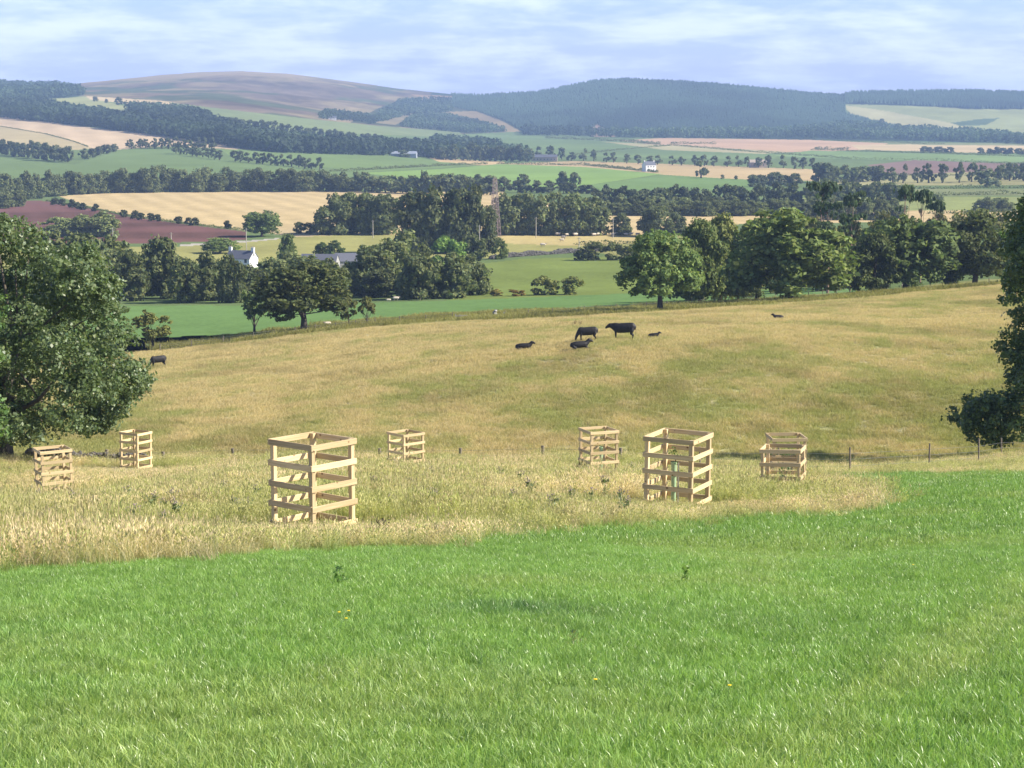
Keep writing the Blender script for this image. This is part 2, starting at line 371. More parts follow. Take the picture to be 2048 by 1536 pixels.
class MB:
    def __init__(s): s.v = []; s.f = []; s.n = 0
    def add(s, v, f):
        v = np.asarray(v, float); f = np.asarray(f, int)
        s.v.append(v); s.f.append(f+s.n); s.n += len(v)
    def box(s, c, d, rz=0, rot=None, bev=0.0):
        h = np.array(d)/2; b = bev
        if b <= 0:
            v = np.array([[x, y, z] for z in (-1, 1) for y in (-1, 1) for x in (-1, 1)])*h
            f = [[0, 2, 3, 1], [4, 5, 7, 6], [0, 1, 5, 4], [2, 6, 7, 3], [0, 4, 6, 2], [1, 3, 7, 5]]
        else:
            # chamfered box along all vertical and horizontal edges (3 inset rings)
            v = []
            for z, i in ((-h[2], b), (-h[2]+b, 0), (h[2]-b, 0), (h[2], b)):
                v += [[-h[0]+i, -h[1]+i, z], [h[0]-i, -h[1]+i, z], [h[0]-i, h[1]-i, z], [-h[0]+i, h[1]-i, z]]
            v = np.array(v); f = [[3, 2, 1, 0], [12, 13, 14, 15]]
            for k in range(3):
                for q in range(4): f.append([k*4+q, k*4+(q+1) % 4, k*4+4+(q+1) % 4, k*4+4+q])
        if rot is not None: v = v @ np.array(rot).T
        if rz:
            c_, s_ = math.cos(rz), math.sin(rz); v = v @ np.array([[c_, -s_, 0], [s_, c_, 0], [0, 0, 1]]).T
        s.add(v+np.array(c), f)
    def tube(s, p0, p1, r0, r1, n=7, cap=True):
        p0 = np.array(p0, float); p1 = np.array(p1, float); d = p1-p0; d /= (np.linalg.norm(d)+1e-9)
        a = np.cross(d, [0, 0, 1.] if abs(d[2]) < .9 else [1., 0, 0]); a /= np.linalg.norm(a); b = np.cross(d, a)
        t = np.arange(n)*2*math.pi/n; ring = np.cos(t)[:, None]*a+np.sin(t)[:, None]*b
        v = np.concatenate([p0+ring*r0, p1+ring*r1]); f = [[i, (i+1) % n, n+(i+1) % n, n+i] for i in range(n)]
        s.add(v, f)
        if cap:
            v = np.concatenate([p1+ring*r1, [p1]]); f = [[i, (i+1) % n, n, n] for i in range(n)]
            s.add(v, [[q[0], q[1], q[2], q[2]] for q in f]) if False else s._tri(v, n)
    def _tri(s, v, n):
        f = [[i, (i+1) % n, (i+2) % n if False else n, i] for i in range(n)]
        # build quads by pairing rim vertices with the centre
        q = [[i, i+1, (i+2) % n, n] for i in range(0, n-1, 2)]
        if n % 2: q.append([n-1, 0, n, n-1]) if False else None
        s.add(v, q)
    def path(s, pts, rad, n=7):
        for i in range(len(pts)-1): s.tube(pts[i], pts[i+1], rad[i], rad[i+1], n, cap=(i == len(pts)-2))
    def ell(s, c, r, nu=10, nv=7, jit=0, seed=0):
        rg = np.random.default_rng(seed); v = []
        for j in range(nv+1):
            ph = math.pi*j/nv
            for i in range(nu):
                th = 2*math.pi*i/nu; k = 1+(rg.random()-.5)*jit
                v.append([c[0]+r[0]*k*math.sin(ph)*math.cos(th), c[1]+r[1]*k*math.sin(ph)*math.sin(th), c[2]+r[2]*k*math.cos(ph)])
        f = [[j*nu+i, (j+1)*nu+i, (j+1)*nu+(i+1) % nu, j*nu+(i+1) % nu] for j in range(nv) for i in range(nu)]
        s.add(v, f)
    def build(s, name, mat, parent=None, sm=False, **k):
        me = mkmesh(name, np.concatenate(s.v), np.concatenate(s.f), smooth_=sm, **k)
        o = link(name, me, mat)
        if parent is not None: par(o, parent)
        return o
def newmat(name):
    m = bpy.data.materials.new(name); m.use_nodes = True; t = m.node_tree
    b = t.nodes['Principled BSDF']; return m, t, b
def tn(t, ty, **k):
    n = t.nodes.new(ty)
    for a, b in k.items():
        if a in n.inputs: n.inputs[a].default_value = b
        else: setattr(n, a, b)
    return n
def simple(name, col, rough=.8, var=.25, scale=6., col2=None, bump=0.0, spec=.3, metal=0., objrand=0.0, stretch=None):
    m, t, b = newmat(name); L = t.links
    tc = tn(t, 'ShaderNodeTexCoord'); no = tn(t, 'ShaderNodeTexNoise', Scale=scale, Detail=5., Roughness=.6)
    src = tc.outputs['Object']
    if stretch:
        mp = tn(t, 'ShaderNodeMapping'); mp.inputs['Scale'].default_value = stretch; L.new(src, mp.inputs[0]); src = mp.outputs[0]
    L.new(src, no.inputs['Vector'])
    cr = tn(t, 'ShaderNodeValToRGB'); cr.color_ramp.elements[0].position = .3; cr.color_ramp.elements[1].position = .7
    c2 = col2 or tuple(min(1, c*(1+var)) for c in col)
    cr.color_ramp.elements[0].color = (*[c*(1-var) for c in col], 1); cr.color_ramp.elements[1].color = (*c2, 1)
    L.new(no.outputs['Fac'], cr.inputs[0]); out = cr.outputs[0]
    if objrand:
        oi = tn(t, 'ShaderNodeObjectInfo'); mr = tn(t, 'ShaderNodeMapRange'); mr.inputs[3].default_value = 1-objrand; mr.inputs[4].default_value = 1+objrand
        L.new(oi.outputs['Random'], mr.inputs[0]); mx = tn(t, 'ShaderNodeVectorMath', operation='SCALE'); L.new(out, mx.inputs[0]); L.new(mr.outputs[0], mx.inputs['Scale']); out = mx.outputs[0]
    L.new(out, b.inputs['Base Color']); b.inputs['Roughness'].default_value = rough; b.inputs['Specular IOR Level'].default_value = spec
    b.inputs['Metallic'].default_value = metal
    if bump:
        bp = tn(t, 'ShaderNodeBump', Strength=bump, Distance=.02); L.new(no.outputs['Fac'], bp.inputs['Height']); L.new(bp.outputs[0], b.inputs['Normal'])
    return m
# ground: colour attribute with fine grain
def ground_mat():
    m, t, b = newmat('ground'); L = t.links
    at = tn(t, 'ShaderNodeVertexColor', layer_name='Col'); geo = tn(t, 'ShaderNodeNewGeometry')
    no = tn(t, 'ShaderNodeTexNoise', Scale=.9, Detail=8., Roughness=.7); L.new(geo.outputs['Position'], no.inputs['Vector'])
    mr = tn(t, 'ShaderNodeMapRange'); mr.inputs[1].default_value = .3; mr.inputs[2].default_value = .7; mr.inputs[3].default_value = .78; mr.inputs[4].default_value = 1.2
    L.new(no.outputs['Fac'], mr.inputs[0])
    mx = tn(t, 'ShaderNodeVectorMath', operation='SCALE'); L.new(at.outputs[0], mx.inputs[0]); L.new(mr.outputs[0], mx.inputs['Scale'])
    L.new(mx.outputs[0], b.inputs['Base Color']); b.inputs['Roughness'].default_value = 1; b.inputs['Specular IOR Level'].default_value = 0
    return m
M_GROUND = ground_mat()
def leaf_mat(name, objrand=.18, trans=.35, rough=.5, spec=.35, tint=(1, 1, 1), instancer=False, patch=0.0):
    m, t, b = newmat(name); L = t.links
    if instancer:
        at = tn(t, 'ShaderNodeAttribute', attribute_name='tint', attribute_type='INSTANCER'); a2 = tn(t, 'ShaderNodeVertexColor', layer_name='Col')
        mul = tn(t, 'ShaderNodeVectorMath', operation='MULTIPLY'); L.new(at.outputs['Color'], mul.inputs[0]); L.new(a2.outputs[0], mul.inputs[1]); col = mul.outputs[0]
    else:
        at = tn(t, 'ShaderNodeVertexColor', layer_name='Col'); col = at.outputs[0]
        oi = tn(t, 'ShaderNodeObjectInfo'); mr = tn(t, 'ShaderNodeMapRange'); mr.inputs[3].default_value = 1-objrand; mr.inputs[4].default_value = 1+objrand
        L.new(oi.outputs['Random'], mr.inputs[0])
        s = tn(t, 'ShaderNodeVectorMath', operation='SCALE'); L.new(col, s.inputs[0]); L.new(mr.outputs[0], s.inputs['Scale'])
        s2 = tn(t, 'ShaderNodeVectorMath', operation='MULTIPLY'); L.new(s.outputs[0], s2.inputs[0]); L.new(oi.outputs['Color'], s2.inputs[1]); col = s2.outputs[0]
    L.new(col, b.inputs['Base Color']); b.inputs['Roughness'].default_value = rough; b.inputs['Specular IOR Level'].default_value = spec
    tr = tn(t, 'ShaderNodeBsdfTranslucent'); sc2 = tn(t, 'ShaderNodeVectorMath', operation='MULTIPLY'); L.new(col, sc2.inputs[0]); sc2.inputs[1].default_value = (1.15, 1.25, .7)
    L.new(sc2.outputs[0], tr.inputs[0])
    mx = tn(t, 'ShaderNodeMixShader'); mx.inputs[0].default_value = trans; L.new(b.outputs[0], mx.inputs[1]); L.new(tr.outputs[0], mx.inputs[2])
    L.new(mx.outputs[0], t.nodes['Material Output'].inputs[0])
    return m
M_LEAF = leaf_mat('leaves', trans=.36, rough=.42, spec=.4)
M_LEAF_FAR = leaf_mat('far_leaves', trans=.32, rough=.7, spec=.15)
M_BLADE = leaf_mat('grass_blade', trans=.38, rough=.34, spec=.5, instancer=True)
M_STRAW = leaf_mat('straw', trans=.38, rough=.6, spec=.25, instancer=True)
M_BARK = simple('bark', (.13, .11, .085), .95, .4, 5, bump=.6, stretch=(1, 1, .25))
M_BARK_DK = simple('dark_bark', (.07, .058, .045), .95, .3, 5)
M_BARK_PINE = simple('pine_bark', (.26, .17, .12), .9, .3, 3)
M_WOOD = None
def wood_mat():
    m, t, b = newmat('new_softwood'); L = t.links
    tc = tn(t, 'ShaderNodeTexCoord'); oi = tn(t, 'ShaderNodeObjectInfo')
    ad = tn(t, 'ShaderNodeVectorMath', operation='ADD'); L.new(tc.outputs['Object'], ad.inputs[0])
    cx = tn(t, 'ShaderNodeVectorMath', operation='SCALE'); cx.inputs[0].default_value = (13, 7, 5); L.new(oi.outputs['Random'], cx.inputs['Scale']); L.new(cx.outputs[0], ad.inputs[1])
    mp = tn(t, 'ShaderNodeMapping'); mp.inputs['Scale'].default_value = (1.2, 30, 30); L.new(ad.outputs[0], mp.inputs[0])
    n = tn(t, 'ShaderNodeTexNoise', Scale=1., Detail=4., Roughness=.6); L.new(mp.outputs[0], n.inputs['Vector'])
    cr = tn(t, 'ShaderNodeValToRGB'); cr.color_ramp.elements[0].position = .25; cr.color_ramp.elements[1].position = .7
    cr.color_ramp.elements[0].color = (.56, .39, .19, 1); cr.color_ramp.elements[1].color = (.80, .64, .38, 1); L.new(n.outputs['Fac'], cr.inputs[0])
    vo = tn(t, 'ShaderNodeTexVoronoi', Scale=3.2); L.new(ad.outputs[0], vo.inputs['Vector'])
    kr = tn(t, 'ShaderNodeMapRange'); kr.inputs[1].default_value = .05; kr.inputs[2].default_value = .12; L.new(vo.outputs['Distance'], kr.inputs[0])
    mx = tn(t, 'ShaderNodeMix', data_type='RGBA'); L.new(kr.outputs[0], mx.inputs[0]); mx.inputs[6].default_value = (.22, .12, .05, 1); L.new(cr.outputs[0], mx.inputs[7])
    mr = tn(t, 'ShaderNodeMapRange'); mr.inputs[3].default_value = .66; mr.inputs[4].default_value = 1.10; L.new(oi.outputs['Random'], mr.inputs[0])
    s = tn(t, 'ShaderNodeVectorMath', operation='SCALE'); L.new(mx.outputs[2], s.inputs[0]); L.new(mr.outputs[0], s.inputs['Scale'])
    L.new(s.outputs[0], b.inputs['Base Color']); b.inputs['Roughness'].default_value = .7; b.inputs['Specular IOR Level'].default_value = .25
    bp = tn(t, 'ShaderNodeBump', Strength=.25, Distance=.004); L.new(n.outputs['Fac'], bp.inputs['Height']); L.new(bp.outputs[0], b.inputs['Normal'])
    return m
M_WOOD = wood_mat()
M_POST = simple('weathered_wood', (.20, .17, .13), .9, .3, 8, bump=.3)
M_POST_PALE = simple('pale_weathered_wood', (.42, .39, .33), .9, .2, 8)
M_STONE = simple('field_stone', (.13, .12, .11), .95, .5, 3, bump=.6)
M_STONE_PALE = simple('grey_stone', (.34, .33, .31), .95, .3, 3, bump=.5)
M_WHITE = simple('white_render', (.78, .77, .74), .8, .06, 2)
M_SLATE = simple('slate', (.13, .135, .16), .6, .15, 4)
M_TIN = simple('farm_roof_sheet', (.30, .33, .38), .5, .2, .3)
M_GLASS = simple('dark_window', (.03, .035, .045), .15, .1, 2, spec=.6)
M_COW = simple('black_hide', (.017, .015, .014), .6, .4, 4, spec=.35)
M_FLEECE = simple('fleece', (.62, .54, .42), .95, .2, 12, bump=.4)
M_FACE = simple('sheep_face', (.30, .26, .22), .8, .2, 8)
M_TUBE = simple('green_plastic', (.33, .46, .26), .5, .12, 5, spec=.5)
M_STEEL = simple('rusty_steel', (.38, .29, .27), .7, .3, 3)
M_WIRE = simple('fence_wire', (.18, .18, .18), .5, .1, 5)
M_BIRD = simple('black_feather', (.015, .014, .016), .5, .3, 20)
M_SAND = simple('cottage_stone', (.40, .33, .26), .9, .15, 1)
M_THISTLE = simple('thistle_head', (.34, .27, .23), .9, .2, 20)
M_THSTEM = simple('thistle_stem', (.19, .24, .10), .8, .3, 12)
M_DRY = simple('dry_weed', (.13, .095, .05), .9, .3, 9)
M_YEL = simple('yellow_petal', (.80, .60, .02), .5, .05, 20)

# ------------------------------------------------------------------ terrain meshes, one object per field
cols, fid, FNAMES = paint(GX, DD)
for nm_, k_ in (('meadow', .80), ('rough_ground', .72), ('hay_pasture', .84)): cols[fid == FNAMES.index(nm_)] *= k_      # darker ground colour stands in for the shade among the blades
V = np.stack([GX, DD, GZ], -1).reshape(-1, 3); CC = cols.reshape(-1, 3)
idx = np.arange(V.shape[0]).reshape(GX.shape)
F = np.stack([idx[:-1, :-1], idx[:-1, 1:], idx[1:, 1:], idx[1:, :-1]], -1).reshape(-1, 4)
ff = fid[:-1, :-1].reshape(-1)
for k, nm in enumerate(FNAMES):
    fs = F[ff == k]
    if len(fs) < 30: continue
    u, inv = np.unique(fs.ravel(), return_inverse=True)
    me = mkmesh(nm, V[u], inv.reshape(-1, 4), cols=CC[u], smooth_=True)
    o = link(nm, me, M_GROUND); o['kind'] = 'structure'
# ground round the camera's feet and out past the fan
m_ = MB()
gx = np.linspace(-60, 60, 25); gy = np.linspace(-80, 1.5, 20); g2, h2 = np.meshgrid(gx, gy)
zc = -1.7-0.157*h2 - 0.0*g2
idn = np.arange(g2.size).reshape(g2.shape)
me = mkmesh('meadow_ground', np.stack([g2, h2, zc-.02], -1).reshape(-1, 3), np.stack([idn[:-1, :-1], idn[:-1, 1:], idn[1:, 1:], idn[1:, :-1]], -1).reshape(-1, 4),
            cols=np.tile(np.array([[.08, .22, .035]]), (g2.size, 1)), smooth_=True)
tag(link('meadow_ground', me, M_GROUND), kind='structure')
# ------------------------------------------------------------------ trees
def leaves(P, Nrm, size, rg, colr):
    """quads at P; returns verts, faces, colours"""
    n = len(P); d = Nrm+rg.normal(size=(n, 3))*.75; d /= np.linalg.norm(d, axis=1)[:, None]+1e-9
    a = np.cross(d, rg.normal(size=(n, 3))); a /= np.linalg.norm(a, axis=1)[:, None]+1e-9; b = np.cross(d, a)
    s = size*(.55+.75*rg.random(n))[:, None]; r = (.45+.4*rg.random(n))[:, None]
    v = np.stack([P-a*s*.5, P+b*s*r*.5+a*s*.08, P+a*s*.5+d*s*.12, P-b*s*r*.5+a*s*.08], 1).reshape(-1, 3)
    f = np.arange(n*4).reshape(-1, 4)
    return v, f, np.repeat(colr, 4, axis=0)
def crown_data(lobes, n, size, seed, col, dens=.30, flat=.8):
    rg = np.random.default_rng(seed); lobes = np.array(lobes, float)
    area = (lobes[:, 3]*lobes[:, 4]+lobes[:, 3]*lobes[:, 5]); pr = area/area.sum()
    nc = max(8, int(n/26)); li = rg.choice(len(lobes), nc, p=pr)
    d = rg.normal(size=(nc, 3)); d[:, 2] += .18; d /= np.linalg.norm(d, axis=1)[:, None]
    rad = lobes[li, 3:6]; c = lobes[li, :3]+d*rad*(.62+.42*rg.random((nc, 1)))
    cr = dens*rad.mean(axis=1)*(.6+.7*rg.random(nc)); ct = .78+.44*rg.random(nc)
    k = rg.integers(0, nc, n); e = rg.normal(size=(n, 3)); e /= np.linalg.norm(e, axis=1)[:, None]
    P = c[k]+e*cr[k][:, None]*(rg.random(n)**.45)[:, None]*np.array([1, 1, flat])
    Nn = d[k]*.6+e*.5+np.array([0, 0, .35])
    hue = rg.normal(size=(n, 1))*.07
    cc = np.array(col)[None]*(ct[k]*(.78+.44*rg.random(n)))[:, None]*np.concatenate([1+hue*1.2, 1+hue*.3, 1-hue], 1)
    return leaves(P, Nn, size, rg, np.clip(cc, .002, 1))
def lobes_from(profile, nl, lr, seed, fill=.25, squash=.72):
    rg = np.random.default_rng(seed); hs = [p[0] for p in profile]; rs = [p[1] for p in profile]
    out = []; hmin, hmax = hs[0], hs[-1]; ww = np.interp(np.linspace(hmin, hmax, 60), hs, rs)+.3*max(rs); ww /= ww.sum()
    for i in range(nl):
        h = rg.choice(np.linspace(hmin, hmax, 60), p=ww); Rr = np.interp(h, hs, rs); l = lr*(.7+.6*rg.random()); a = rg.random()*6.283
        q = max(0, Rr-l*.85)*(1 if rg.random() > fill else rg.random()**.5)
        out.append((q*math.cos(a), q*math.sin(a), max(h, hmin+l*.4) if h < hmax-l else hmax-l*.75, l, l*(.8+.4*rg.random()), l*squash*(.8+.4*rg.random())))
    return out
def trunk_mb(h0, r0, lobes, nb, seed, split=.35, bend=.04):
    rg = np.random.default_rng(seed); m = MB(); top = h0
    pts = [np.array([0, 0, -.5])]; rad = [r0*1.35]
    for i in range(1, 6):
        pts.append(np.array([rg.normal()*bend*h0*.25*i/5, rg.normal()*bend*h0*.25*i/5, top*i/5])); rad.append(r0*(1.08-.14*i))
    m.path(pts, rad, 8)
    ls = sorted(lobes, key=lambda q: rg.random())[:nb]
    for q in ls:
        k = rg.integers(2, 6); s = pts[k]; e = np.array(q[:3]); mid = (s+e)/2+np.array([0, 0, -.06*np.linalg.norm(e-s)])+rg.normal(size=3)*.04*h0
        rr = rad[k]*(.42+.2*rg.random()); m.path([s, s*.6+mid*.4, mid, e], [rr, rr*.75, rr*.5, rr*.12], 6)
    return m
def make_tree(name, profile, nl, lr, n, size, seed, col, trunk_r, trunk_h, nb=10, bark=None, lmat=None, fill=.25, lobes=None, dens=.30, onemesh=False, flat=.8):
    lobes = lobes or lobes_from(profile, nl, lr, seed, fill)
    v, f, c = crown_data(lobes, n, size, seed+1, col, dens, flat)
    tm = trunk_mb(trunk_h, trunk_r, lobes, nb, seed+2); tv = np.concatenate(tm.v); tf = np.concatenate(tm.f)
    bark = bark or M_BARK_DK; lmat = lmat or M_LEAF_FAR
    if onemesh:
        me = mkmesh(name, np.concatenate([v, tv]), np.concatenate([f, tf+len(v)]), cols=np.concatenate([c, np.tile([[.09, .075, .06]], (len(tv), 1))]),
                    mat_idx=np.concatenate([np.zeros(len(f)), np.ones(len(tf))]))
        o = link(name, me, [lmat, bark]); o['proto'] = 1; return o
    e = empty(name)
    me = mkmesh('crown', v, f, cols=c); par(link('crown', me, lmat), e)
    me = mkmesh('trunk', tv, tf, smooth_=True); par(link('trunk', me, bark), e)
    return e
GREEN = (.165, .205, .075); DKG = (.165, .19, .08); OLIVE = (.20, .22, .08); PINEC = (.075, .11, .055); BRIGHT = (.10, .17, .035)
# prototypes are 10 m high and 10 m wide
P_ROUND = [(1.3, 3.6), (2.6, 4.8), (4.5, 5.0), (6.5, 4.6), (8.2, 3.4), (9.4, 1.8), (10, .4)]
P_LONE = [(2.5, 3.4), (3.3, 4.7), (5, 5.0), (6.8, 4.5), (8.4, 3.2), (9.5, 1.6), (10, .4)]
P_WOOD = [(.4, 4.0), (2, 4.8), (4.5, 5.0), (7, 4.3), (8.8, 2.6), (10, .6)]
P_DOME = [(1.6, 4.4), (2.8, 5.0), (5, 4.9), (7, 4.3), (8.6, 3.0), (10, .8)]
P_TALL = [(.4, 3.6), (3, 4.6), (6, 5.0), (8.5, 3.8), (10, 1.0)]
PROTO = {}
def protos(kind, nvar, **k):
    PROTO[kind] = []
    for i in range(nvar):
        kk = dict(k); kk['seed'] = k['seed']+i*31; PROTO[kind].append(make_tree(**kk))
used = set()
protos('round', 3, name='broadleaf_tree', profile=P_ROUND, nl=34, lr=1.55, n=12000, size=.55, seed=11, dens=.5, col=GREEN, trunk_r=.34, trunk_h=4.5, nb=9)
protos('dome', 2, name='broadleaf_tree', profile=P_DOME, nl=40, lr=1.5, n=13000, size=.52, seed=211, dens=.5, col=GREEN, trunk_r=.36, trunk_h=4.5, nb=10)
protos('lone', 2, name='broadleaf_tree', profile=P_LONE, nl=42, lr=1.35, n=13000, size=.5, seed=251, dens=.5, col=GREEN, trunk_r=.36, trunk_h=4.5, nb=12)
protos('wood', 4, name='woodland_tree', profile=P_WOOD, nl=26, lr=1.8, n=6500, size=.85, seed=311, dens=.6, col=DKG, trunk_r=.28, trunk_h=4.0, nb=5)
protos('bush', 3, name='bush', profile=[(.5, 3.4), (2, 4.6), (5, 5), (8, 3.8), (10, .8)], nl=18, lr=1.7, n=3000, size=1.0, seed=411, dens=.6, col=OLIVE, trunk_r=.3, trunk_h=2.5, nb=6)
protos('loose', 2, name='small_tree', profile=[(3, 2.2), (5, 4.4), (7, 5), (8.8, 3.6), (10, 1.4)], nl=16, lr=1.3, n=3000, size=.75, seed=511, dens=.5, col=OLIVE, trunk_r=.38, trunk_h=4.0, nb=12)
protos('far', 5, name='distant_tree', profile=P_WOOD, nl=13, lr=2.2, n=900, size=1.9, seed=611, dens=.65, col=DKG, trunk_r=.4, trunk_h=4, nb=2, onemesh=True)
protos('avenue', 4, name='distant_tree', profile=[(2.2, 3.8), (3.6, 4.9), (6, 5), (8.6, 3.4), (10, .8)], nl=12, lr=1.9, n=700, size=1.7, seed=711, dens=.6, col=DKG, trunk_r=.6, trunk_h=5, nb=2, onemesh=True)
# Scots pine: bare stem, flat layered crown at the top (10 high, 10 wide)
for i in range(3):
    rg = np.random.default_rng(90+i)
    lb = [((rg.random()-.5)*5.6, (rg.random()-.5)*5.6, 8.4+rg.random()*1.2, 1.5+rg.random()*.8, 1.5+rg.random()*.8, .22+rg.random()*.15) for _ in range(9)]
    lb += [((rg.random()-.5)*6.5, (rg.random()-.5)*6, 6.6+rg.random()*1.2, 1.1, 1.1, .2) for _ in range(i)]
    PROTO.setdefault('pine', []).append(make_tree('scots_pine', None, 0, 0, 1300, .6, 95+i*7, PINEC, .26, 8.6, nb=9, bark=M_BARK_PINE, lobes=lb, dens=.5, flat=.22))
ALLP = [o for l in PROTO.values() for o in l]
def instance(kind, X, Y, Z, sx, sy, sz, rz, label, cat, group, tint=None, var=None, kindname=None):
    l = PROTO[kind]; p = l[(var if var is not None else random.randrange(len(l))) % len(l)]
    if p.name not in used:
        used.add(p.name); o = p
        if 'proto' in o: del o['proto']
    else:
        o = copy_tree(p)
        if 'proto' in o: del o['proto']
    o.location = (X, Y, Z); o.scale = (sx, sy, sz); o.rotation_euler = (0, 0, rz)
    if tint is not None:
        for q in [o]+KIDS.get(o.name, []): q.color = (*tint, 1)
    if kindname: o.name = kindname
    tag(o, label, cat, group)
    return o
# KIDS is keyed by name: renaming after the copy is safe because copies are only made from the prototypes
def T(px, base, wpx, hpx, kind, label, D=None, group=None, cat='tree', tint=None, var=None, name=None, sink=0.0, rz=None):
    if D is None: X, Y, Z = ground(px, base, 240 if base < 740 else 6)
    else: X, Y, Z = at_depth(px, D, base)
    Fm = FPX/Y
    if D is not None:
        _, bp = project(X, Y, Z); hpx = hpx+(bp-base)      # keep the top where the photograph has it
    sz = hpx/Fm/10; sx = wpx/Fm/10
    return instance(kind, X, Y, Z-sink, sx, sx, sz, random.random()*6.28 if rz is None else rz, label, cat, group, tint, var, name)
def line(pts, n, h, w_, kind, label, group, jit=.25, tint=None, cat='tree', name=None, D=None, hj=.3):
    P = np.array(pts, float); sl_ = np.concatenate([[0], np.cumsum(np.hypot(*np.diff(P[:, :2], axis=0).T))])
    for i in range(n):
        s = (i+.5+(random.random()-.5)*jit*1.6)/n*sl_[-1]; x = np.interp(s, sl_, P[:, 0]); y = np.interp(s, sl_, P[:, 1])
        hh = np.interp(s, sl_, P[:, 2]) if P.shape[1] > 2 else h
        k = 1+(random.random()-.5)*hj; tt = tint or (1, 1, 1); q = 1+(random.random()-.5)*.3
        T(x, y+(random.random()-.5)*1.5, w_*(1+(random.random()-.5)*.35), hh*k, kind, label, D=D, group=group, cat=cat, tint=tuple(c*q for c in tt), name=name)
# --- along the far edge of the hay pasture
DK1 = (.72, .74, .75)
T(306, 699, 84, 78, 'loose', 'small open olive tree on the fence line right of the big left tree', tint=(1.15, 1.1, .9), var=0)
T(509, 671, 78, 88, 'loose', 'small green tree with low branches left of the dark spreading tree', tint=(.8, .95, .9), var=1)
T(608, 666, 205, 140, 'lone', 'dark spreading tree with short trunk on the pasture fence, left of the gate', tint=(.78, .74, .7), var=0)
T(698, 655, 46, 62, 'loose', 'thin bushy tree at the right edge of the dark spreading tree', tint=(.9, .85, .8), var=0, cat='tree')
T(734, 652, 42, 58, 'loose', 'slender small tree standing alone just right of the dark spreading tree', tint=(1.0, .95, .9), var=1)
T(1320, 623, 172, 160, 'lone', 'round green tree with clean trunk standing alone at the middle of the pasture edge', tint=(1.0, 1.1, .95), var=1, rz=1.2)
T(1578, 605, 262, 186, 'dome', 'largest round tree on the right of the pasture edge, sunlit on its right side', tint=(1.28, 1.3, 1.05), var=0, rz=2.4)
T(1476, 602, 92, 68, 'round', 'small dark tree tucked under the left side of the largest round tree', tint=(.75, .75, .75), var=0)
T(1514, 598, 120, 168, 'round', 'dark tree with two thin trunks behind the largest round tree', D=335, tint=(.9, .85, .8), var=1)
T(1400, 585, 120, 140, 'round', 'dark bush like tree between the lone round tree and the largest one', D=350, tint=(.95, .95, .8), var=2)
T(1440, 585, 110, 150, 'round', 'tall brownish green tree behind the gap left of the largest round tree', D=360, tint=(1.25, 1.1, .95), var=2)
T(1375, 570, 90, 80, 'wood', 'low dark tree filling the gap right of the lone round tree', D=380, tint=(.8, .8, .8), var=0)
T(1812, 582, 205, 162, 'round', 'broad dark green tree on the right with a round top', D=345, tint=(.95, 1.0, .9), var=1)
T(1748, 582, 110, 112, 'round', 'lower dark tree at the left foot of the broad dark green tree', D=338, tint=(.8, .78, .75), var=2)
T(1950, 575, 165, 155, 'round', 'layered grey green tree between the broad dark tree and the right edge', D=350, tint=(1.0, .95, .9), var=0)
T(1895, 578, 90, 110, 'round', 'dark tree filling the gap between the two broad trees on the right', D=360, tint=(.8, .85, .8), var=2)
T(2040, 572, 150, 130, 'round', 'dark tree behind the bright branches at the right edge', D=365, tint=(.85, .9, .8), var=1)
for i, (x, b, w_, h) in enumerate([(1650, 545, 80, 90), (1700, 550, 80, 105), (1735, 540, 70, 90), (1605, 530, 90, 90), (1765, 520, 80, 90), (1880, 530, 90, 100), (1930, 520, 80, 90), (1990, 525, 90, 95)]):
    T(x, b, w_, h, 'wood', 'brownish woodland tree behind the front row on the right', D=430+12*i, group='woodland trees behind the front row on the right', tint=(1.15, 1.0, .85))
# scots pines
for x, top, w_, D, lab in [(1640, 361, 70, 440, 'tallest pine left of the pair, pale forked trunk and flat crown'), (1652, 402, 62, 430, 'lower pine crown close under the tallest pine'),
     (1702, 378, 58, 450, 'brownish pine between the tallest pine and the pair of pines'), (1806, 368, 52, 440, 'left pine of the pair with bare trunks'),
     (1840, 376, 58, 445, 'right pine of the pair with bare trunks'), (1868, 398, 40, 460, 'thin low pine right of the pair'), (1655, 440, 80, 400, 'wide low pine above the woodland under the tallest pine'),
     (1700, 425, 60, 415, 'dark ragged pine right of the tallest pine and below its crown'), (1655+(-140), 432, 50, 430, 'short pine poking out above the largest round tree')]:
    X, Y, Z = at_depth(x, D, 560); _, bp = project(X, Y, Z)
    T(x, bp, w_*1.15, bp-top, 'pine', lab, D=D, cat='pine tree', tint=(1.35, 1.3, 1.15))
# bushes on the green hillock
T(1090, 590, 56, 40, 'bush', 'larger round bush on the green hillock left of its neighbour', tint=(1.1, 1.05, .9), var=0, cat='bush')
T(1145, 589, 48, 36, 'bush', 'round bush on the green hillock nearest to the lone round tree', tint=(1.05, 1.05, .9), var=1, cat='bush')
T(993, 592, 30, 14, 'bush', 'low brown bush at the right end of the wood', tint=(1.3, 1.0, .8), var=2, cat='bush')
T(1034, 592, 34, 14, 'bush', 'low reddish bush left of the two round bushes', tint=(1.6, 1.0, .8), var=0, cat='bush')
T(1700, 572, 60, 22, 'bush', 'low bush at the foot of the trees right of the sunlit tree', tint=(1.1, 1.1, .9), cat='bush')
